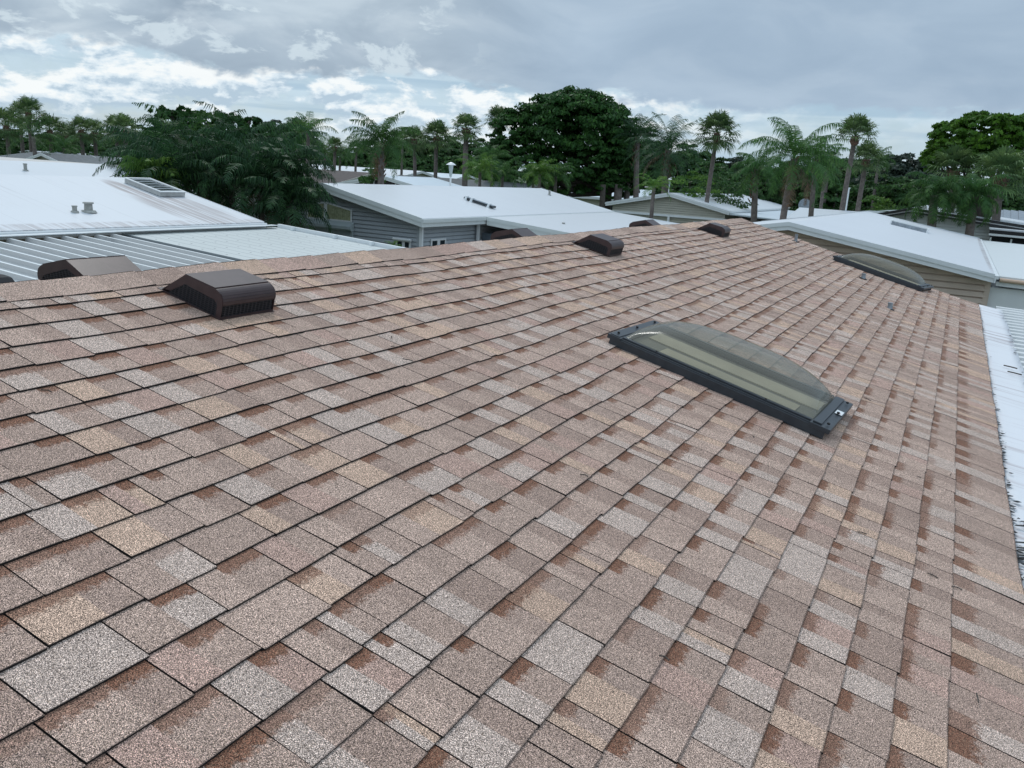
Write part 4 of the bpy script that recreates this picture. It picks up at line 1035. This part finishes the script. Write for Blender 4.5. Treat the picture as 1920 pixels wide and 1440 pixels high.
def feather_palm(name, label, top, base, nf, L, droop, leaf, nl, wid, m, tr, seed, hang=.5, elr=(-.5, 1.4), group=None, dead=0, cat='palm tree', boots=True, az0=None):
    rnd = random.Random(seed); e = empty(name, label, cat, (base[0], base[1], 0), group)
    T = Vector((top[0]-base[0], top[1]-base[1], top[2])); V = []; F = []
    for i in range(nf):
        f = (i+.5)/nf; el = elr[0]+(elr[1]-elr[0])*f**.8+rnd.uniform(-.12, .12); az = i*2.39996+rnd.uniform(-.25, .25)
        if az0 is not None: az = az0[0]+(rnd.random()-.5)*az0[1]
        frond(V, F, T, az, el, L*rnd.uniform(.82, 1.1), droop*rnd.uniform(.8, 1.2), leaf, nl, rnd, wid, hang)
    raw_mesh('crown', V, F, m, e)
    if dead:
        V = []; F = []
        for i in range(dead): frond(V, F, T-Vector((0, 0, .1)), rnd.uniform(0, 6.28), rnd.uniform(-.9, -.3), L*.8, droop, leaf*.9, nl, rnd, wid, hang)
        raw_mesh('dead_frond', V, F, M_DEAD, e)
    g = MB(); trunk_tube(g, [(0, 0, 0), T*.35+Vector((0.03, 0, 0)), T*.7, T-Vector((0, 0, .0))], tr*1.15, tr*.8); g.build('trunk', M_TRUNK, e, smooth=True)
    if boots:
        g = MB(); d = T.normalized()
        for k in range(26):
            a = k*2.4; z = -.02-.045*k*tr/.12; r = tr*.95; c = T+Vector((0, 0, z)); o_ = Vector((math.cos(a)*r, math.sin(a)*r, 0))
            g.tube([c+o_*.7, c+o_*1.5+Vector((0, 0, .12*tr/.12))], [tr*.28, tr*.12], 5)
        g.build('leaf_base', M_BOOT, e)
    return e
def fan_palm(name, label, top, base, nf, R, m, tr, seed, group=None, boot=True, squash=1., cat='palm tree', skirt=.5):
    rnd = random.Random(seed); e = empty(name, label, cat, (base[0], base[1], 0), group); T = np.array([top[0]-base[0], top[1]-base[1], top[2]-R*.45*squash])
    V = []; F = []
    for i in range(nf):
        f = (i+.5)/nf; el = -skirt*1.2+(1.45+skirt*1.2)*f**.85; az = i*2.39996+rnd.uniform(-.2, .2); d = np.array([math.cos(az)*math.cos(el), math.sin(az)*math.cos(el), math.sin(el)*squash])
        pl = R*.48*rnd.uniform(.85, 1.1); c = T+d*pl+np.array([0, 0, -.04*R]); lat = np.array([-math.sin(az), math.cos(az), 0]); upv = np.cross(lat, d); w = .012*R
        k = len(V); V += [T-lat*w, T+lat*w, c+lat*w, c-lat*w]; F.append((k, k+1, k+2, k+3))
        ns = 22
        for j in range(ns):
            a = (j/(ns-1)-.5)*rnd.uniform(3.7, 4.1); dir_ = d*math.cos(a)+lat*math.sin(a); fold = upv*(.12*math.sin(a*3)); ln = R*.56*(1-.12*abs(a))*rnd.uniform(.9, 1.08)
            m_ = c+(dir_+fold*.5)*ln*.6; tip = c+dir_*ln*.92+np.array([0, 0, -ln*rnd.uniform(.12, .38)]); n_ = np.cross(dir_, upv); ww = n_*R*.022
            k = len(V); V += [c, m_-ww, tip, m_+ww]; F.append((k, k+1, k+2, k+3))
    raw_mesh('crown', V, F, m, e)
    g = MB(); TT = Vector(T); trunk_tube(g, [(0, 0, 0), TT*.33+Vector((.05*TT.x, 0, 0)), TT*.66, TT], tr*1.1, tr*.85); g.build('trunk', M_TRUNK, e, smooth=True)
    if boot:
        g = MB(); g.tube([TT-Vector((0, 0, .30*R)), TT-Vector((0, 0, .17*R)), TT+Vector((0, 0, .04))], [tr*.9, tr*1.75, tr*1.0], 10)
        for k in range(22):
            a = k*2.4; z = -.28*R+.3*R*k/22; c = TT+Vector((0, 0, z)); o_ = Vector((math.cos(a), math.sin(a), 0))*tr*1.2; g.tube([c+o_*.7, c+o_*1.5+Vector((0, 0, .07*R))], [tr*.25, tr*.1], 5)
        g.build('leaf_base', M_BOOT, e, smooth=False)
    return e

def P2(px, py, d): return col_at(px, py, d)
# named palms: (top px,py) (base px) distance
fan_palm('fan_palm', 'tall fan palm with a leaning trunk, brownish hanging leaves, right of the dark feather palm', P2(1347, 226, 50), P2(1318, 400, 50), 40, 1.55, F_SABAL, .13, 21, skirt=.7)
fan_palm('fan_palm', 'tallest fan palm at the right, its round crown above a thick brown boot', P2(1607, 232, 52), P2(1574, 400, 52), 30, 1.55, F_SABAL, .15, 22, skirt=.15)
fan_palm('fan_palm', 'shorter fan palm just right of the tallest one', P2(1627, 280, 55), P2(1606, 400, 55), 30, 1.35, F_SABAL, .15, 23, skirt=.6)
fan_palm('fan_palm', 'tall fan palm alone against the sky left of the big round tree', P2(875, 224, 58), P2(873, 340, 58), 36, 1.35, F_SABAL, .20, 24, skirt=.7)
fan_palm('fan_palm', 'fan palm left of the street lamp with a straight bare trunk', P2(819, 238, 62), P2(817, 340, 62), 36, 1.5, F_SABAL, .15, 25, skirt=.6)
fan_palm('fan_palm', 'fan palm with a brown boot behind its taller neighbour, between feather palm and street lamp', P2(777, 246, 66), P2(783, 340, 66), 34, 1.35, F_SABAL, .15, 26, skirt=.8)
fan_palm('fan_palm', 'fan palm peeking over the left shoulder of the big round tree', P2(935, 210, 70), P2(945, 360, 70), 26, 1.5, F_SABAL, .16, 27)
feather_palm('feather_palm', 'feather palm with a stout dark trunk rising behind the blue grey house', P2(716, 268, 34), P2(712, 400, 34), 30, 1.75, 1.7, .45, 42, .030, F_QUEEN, .14, 31, dead=2, hang=1.1, elr=(-.5, 1.35))
feather_palm('feather_palm', 'large feather palm with arching weeping fronds in front of the white roofs at the right', P2(1488, 298, 36), P2(1459, 420, 36), 24, 2.5, 1.8, .60, 54, .032, F_QUEEN, .14, 32, dead=3, hang=1.3, elr=(-.4, 1.4))
feather_palm('feather_palm', 'darker feather palm just behind and right of the large weeping one', P2(1530, 300, 44), P2(1524, 420, 44), 20, 1.6, 1.8, .5, 46, .034, F_QUEEN, .13, 33, hang=1.3)
feather_palm('feather_palm', 'dense dark feather palm with stiff upright fronds beside the big round tree', P2(1252, 282, 54), P2(1243, 400, 54), 34, 2.9, 1.5, .65, 48, .035, F_DARKP, .2, 34, dead=3, hang=.5, elr=(-.8, 1.45))
feather_palm('feather_palm', 'dark feather palm fronds against the right flank of the big round tree', P2(1195, 258, 60), P2(1195, 400, 60), 24, 2.4, 1.5, .6, 40, .035, F_DARKP, .2, 35, hang=.5)
feather_palm('feather_palm', 'small christmas palm with a smooth pale trunk before the beige gable', P2(1226, 352, 40), P2(1221, 420, 40), 14, 1.15, 2.0, .33, 30, .025, F_LIGHT, .10, 36, hang=.5, boots=False, elr=(-.1, 1.3))
feather_palm('feather_palm', 'low weeping feather palm left of the large one, over the white carport roof', P2(1418, 318, 46), P2(1420, 420, 46), 22, 1.75, 1.9, .55, 42, .034, F_QUEEN, .17, 37, hang=1.3)
feather_palm('feather_palm', 'thin leaning feather palm behind the two white roofs, trunk leaning right', P2(1548, 318, 58), P2(1536, 420, 58), 18, 1.6, 1.8, .5, 36, .03, F_QUEEN, .11, 38, hang=1.2)
# stout palms behind the tan house
feather_palm('stout_palm', 'stout palm with a swollen grey trunk and weeping glossy fronds behind the tan house roof', P2(1752, 366, 36.5), P2(1757, 450, 36.5), 28, 1.6, 2.7, .44, 44, .034, F_QUEEN, .19, 41, hang=.9, boots=False, elr=(-.7, 1.45))
feather_palm('stout_palm', 'second stout palm with a grey trunk, right of the first, before the dark screened porch', P2(1828, 368, 37.0), P2(1822, 450, 37.0), 28, 1.5, 2.7, .44, 44, .034, F_QUEEN, .18, 42, hang=.9, boots=False, elr=(-.7, 1.45))
fan_palm('fan_palm', 'pale fan palm between the stout palms and the round tree at the right', P2(1795, 292, 46), P2(1790, 420, 46), 34, 1.6, F_SABAL, .2, 43, skirt=.5)
fan_palm('fan_palm', 'pale fan palm at the right edge under the bright round tree', P2(1882, 300, 44), P2(1880, 420, 44), 34, 1.7, F_SABAL, .2, 44, skirt=.5)

# the palm clump left of centre: arching dark palms in front of the broadleaf tree
CL = [(272, 262, 34, 1.5, F_DARKP), (300, 285, 27, 2.2, F_DARKP), (352, 262, 29, 2.2, F_QUEEN), (405, 275, 28, 2.3, F_DARKP), (455, 262, 29, 2.3, F_DARKP), (505, 285, 28, 2.1, F_DARKP),
      (328, 330, 25, 1.8, F_DARKP), (375, 325, 26, 2.1, F_DARKP), (435, 330, 26, 2.1, F_DARKP), (490, 335, 25, 2.1, F_DARKP), (545, 325, 25, 1.5, F_DARKP), (285, 330, 25, 1.0, F_LIGHT), (540, 375, 24, 1.4, F_DARKP)]
words_ = ['left edge of the palm clump, its thin fronds open against the sky', 'left side of the palm clump behind the white roof', 'mid green palm in the upper middle of the palm clump', 'dark palm at the heart of the palm clump', 'dark palm right of the heart of the palm clump, high fronds', 'upper right palm of the clump with long arching fronds',
          'low palm in the left half of the clump above the roof skylight', 'low palm in the centre of the clump, stems in shade', 'low palm right of the clump centre', 'lower right palm of the clump with dead brown fronds', 'palm at the right end of the clump, fronds touching the blue grey gable', 'small light green palm at the left foot of the clump', 'lowest palm at the right foot of the clump, beside the blue grey wall']
for i, (px, py, d, L_, m) in enumerate(CL):
    t = P2(px, py+(34 if i < 6 else 12), d); feather_palm('clump_palm', words_[i], t, P2(px+random.uniform(-6, 6), 460, d), 22, L_*1.05, 2.1, .52, 44, .034, m, .09, 60+i, hang=.75, elr=(-.35, 1.4), group='palms of the dense clump at the left', dead=(4 if i in (9, 7, 12) else 2 if i % 3 == 0 else 0), boots=False)

# row of fan palms and feather palms far left
ROW = [(10, 216, 62, 1.5, 'F', 'leftmost fan palm, cut by the image edge'), (52, 193, 66, 1.45, 'F', 'tallest fan palm of the far left pair, sparse head'), (36, 202, 70, 1.4, 'F', 'fan palm leaning against the tallest one at the far left'), (62, 240, 52, 1.8, 'Q', 'weeping feather palm below the tall pair at the far left'),
       (92, 226, 66, 1.5, 'F', 'fan palm right of the tall far left pair'), (126, 240, 74, 1.3, 'F', 'darker fan palm set back in the left row'), (151, 228, 64, 1.25, 'F', 'fan palm with clear bare trunk in the left row'), (176, 232, 66, 1.2, 'F', 'slim fan palm with a brown boot in the left row'),
       (217, 226, 60, 1.35, 'F', 'full fan palm near the palm clump, left of its twin'), (233, 225, 58, 1.3, 'F', 'full fan palm next to the palm clump, right of its twin'), (120, 262, 60, 1.0, 'Q', 'short bushy palm in front of the left row')]
for i, (px, py, d, R, k, lb) in enumerate(ROW):
    d, R = d+20, R*1.25
    bx = px+(px-430)*-.02+2
    if k == 'F': fan_palm('fan_palm', lb, P2(px, py, d), P2(bx, 320, d), 26, R, F_SABAL, .17, 90+i, group='palms of the far left row', skirt=.7)
    else: feather_palm('feather_palm', lb, P2(px, py+16, d), P2(bx, 320, d), 20, R*1.35, 1.8, .5, 34, .035, F_QUEEN, .16, 90+i, hang=1.2, group='palms of the far left row', boots=False)
# feather palms mid distance between clump and centre
MID = [(578, 250, 48, 1.8, 'Q', 'feather palm just right of the palm clump top'), (610, 290, 78, 1.7, 'Q', 'weeping feather palm with thin trunk over the far white roof'), (638, 292, 80, 1.6, 'Q', 'second weeping feather palm right beside the first over the far white roof'),
       (668, 278, 76, 1.7, 'Q', 'feather palm close behind the stout dark trunk palm, left of it'), (755, 262, 76, 1.7, 'Q', 'feather palm with white slanting trunk right of the stout dark trunk palm'), (560, 232, 56, 1.2, 'F', 'dark fan palm above the right end of the clump'), (628, 264, 74, 1.1, 'F', 'small distant fan palm above the weeping pair'),
       (1648, 300, 66, 1.3, 'Q', 'feathery palm in shade right of the shorter fan palm'), (1555, 300, 66, 1.4, 'F', 'dark fan palm behind the large weeping palm fronds')]
for i, (px, py, d, R, k, lb) in enumerate(MID):
    if k == 'F': fan_palm('fan_palm', lb, P2(px, py, d), P2(px-3, 350, d), 26, R, F_SABAL, .15, 120+i, skirt=.6)
    else: feather_palm('feather_palm', lb, P2(px, py, d), P2(px-4, 350, d), 20, R, 1.8, .5, 36, .032, F_QUEEN, .12, 120+i, hang=1.3, boots=False)
# low palms in front of the round tree
LOW = [(900, 322, 46, 1.5, 'low light green palm directly right of the street lamp'), (942, 330, 47, 1.45, 'low bushy palm between the lamp and the round tree'), (922, 300, 52, 1.6, 'taller feathery palm behind the low pair right of the lamp'), (1012, 326, 45, 1.25, 'yellow green palm tuft under the left of the round tree'), (1042, 330, 46, 1.25, 'dark green palm tuft right of the yellow green one'), (1000, 335, 50, 1.0, 'small palm tuft in shade behind the yellow green one')]
for i, (px, py, d, R, lb) in enumerate(LOW):
    feather_palm('low_palm', lb, P2(px, py, d), P2(px, 400, d), 22, R, 2.1, .42, 34, .03, F_LIGHT if i in (0, 3) else F_QUEEN, .10, 140+i, hang=.7, boots=False, elr=(-.2, 1.4), group='low palms before the round tree')

# background trees: five kinds of crown, copied
protos = []
for k in range(5):
    rng = np.random.default_rng(200+k); rnd = random.Random(200+k)
    lob = [(rnd.uniform(-1.6, 1.6), rnd.uniform(-1, 1), rnd.uniform(4.2, 6.2), rnd.uniform(1.5, 2.4), rnd.uniform(1.5, 2.2), rnd.uniform(1.2, 1.9)) for _ in range(7)]+[(0, 0, 6.9, 1.6, 1.6, 1.2), (0, 0, 3.4, 2.9, 2.4, 1.6), (.5, 0, 1.8, 2.8, 2.3, 1.3)]
    protos.append((lob, k))
BG = []
def bg_tree(px, py, d, k, wscale, label, group, m=None):
    p = P2(px, py, d); h = p[2]
    if k not in made:
        lob, _ = protos[k]; e = broad_tree('background_tree', label, 'tree', lob, 9000, .24, F_BLUE if k == 4 else F_TREE, (0, 0), 2.5, .22, 300+k, group, clump=.33)
        made[k] = e; o = e
        o.location = (p[0], p[1], 0)
    else: o = dup(made[k], (p[0], p[1], 0))
    o['label'] = label; o['group'] = group; s = h/8.1
    o.rotation_euler = (0, 0, random.uniform(0, 6.28)); o.scale = (s*wscale, s*wscale, s)
made = {}
spec = [(-30, 250), (8, 238), (40, 244), (75, 250), (105, 238), (140, 245), (185, 240), (215, 250), (250, 232), (285, 240), (490, 232), (525, 224), (548, 232), (580, 262), (605, 272), (640, 276), (672, 268), (700, 262), (740, 248), (765, 246), (792, 252), (835, 252), (850, 262), (895, 258), (915, 275), (940, 262), (1205, 240), (1225, 262), (1300, 268), (1325, 300), (1350, 296), (1378, 292), (1400, 300), (1430, 306), (1460, 300), (1500, 290), (1560, 282), (1585, 294), (1620, 300), (1652, 288), (1675, 292), (1700, 286), (1722, 296), (1745, 320), (1940, 300), (1985, 300)]
spec = [(x, y, (102 if x < 900 else 84)+(i*37 % 29)) for i, (x, y) in enumerate(spec)]
spec += [(x, y, (92 if x < 900 else 66)+(i*13 % 9)) for i, (x, y) in enumerate([(20, 270), (200, 268), (255, 268), (600, 300), (690, 298), (745, 300), (775, 285), (850, 290), (880, 290), (1285, 330), (1310, 340), (1345, 325), (1375, 330), (1400, 335), (1440, 330), (1500, 335), (1560, 330), (1650, 325), (1680, 330), (1720, 335), (1610, 345), (1900, 330)])]
def zone(x):
    for lim, t in ((110, 'behind the leftmost palms'), (300, 'behind the left palm row and its gaps'), (560, 'above the dense palm clump'), (700, 'over the far white roofs left of centre'), (860, 'around the fan palms left of the lamp'), (960, 'at the left side of the big round tree'), (1320, 'right of the big round tree'), (1480, 'between the leaning fan palm and the large weeping palm'), (1600, 'behind the large weeping palm'), (1760, 'between the tallest fan palm and the round tree at the right'), (3000, 'under the round tree at the right edge')):
        if x < lim: return t
for i, (x, y, d) in enumerate(spec):
    k = 4 if x in (1652, 1675, 1700, 1378, 1400, 525, 548) else i % 4
    t = ('tall back row' if i < 46 else 'nearer low') if k != 4 else 'feathery'
    bg_tree(x, y, d, k, 1.15 if i < 46 else 1.25, f'{t} tree {zone(x)}', f'{t} trees {zone(x)}')
# shrubs
def shrub(px, py, d, r, label, m):
    p = P2(px, py, d); broad_tree('shrub', label, 'shrub', [(p[0], p[1], p[2]-r*.6, r, r, r*.8), (p[0]+r*.5, p[1], p[2]-r, r*.8, r*.8, r*.7), (p[0], p[1], p[2]*.4, r*.8, r*.8, p[2]*.4)], 3000, .10, m, (p[0], p[1]), p[2]*.4, .06, int(px), clump=.4)
shrub(1297, 330, 52, 1.4, 'rounded light green shrub left of the leaning fan palm trunk', F_LIGHT)
shrub(1362, 325, 54, 1.6, 'grey green bush right of the leaning fan palm trunk', F_TREE)
shrub(1640, 372, 48, .9, 'yellow green bush at the foot of the shorter fan palm', F_LIGHT)
shrub(697, 322, 40, .6, 'leafy bush left of the stout dark palm trunk', F_QUEEN)
# small yellow green seedling palm by the white carport edge
p = at(738, 456, 'Y', 15.9)
e = feather_palm('young_plant', 'small yellow green plant top poking up beside the white carport edge', p+np.array([0, 0, -.10]), p, 6, .26, 1.6, .12, 10, .02, F_LIGHT, .03, 77, hang=.5, boots=False, elr=(.3, 1.3), cat='plant')
bare_trunk(1131, 346, 1130, 59, .20, 'dark straight trunk below the right half of the round tree', M_BARK)
bare_trunk(1160, 346, 1156, 60, .30, 'thick pale trunk right of the dark one under the round tree')
bare_trunk(1176, 350, 1176, 61, .22, 'shorter pale trunk rightmost under the round tree')
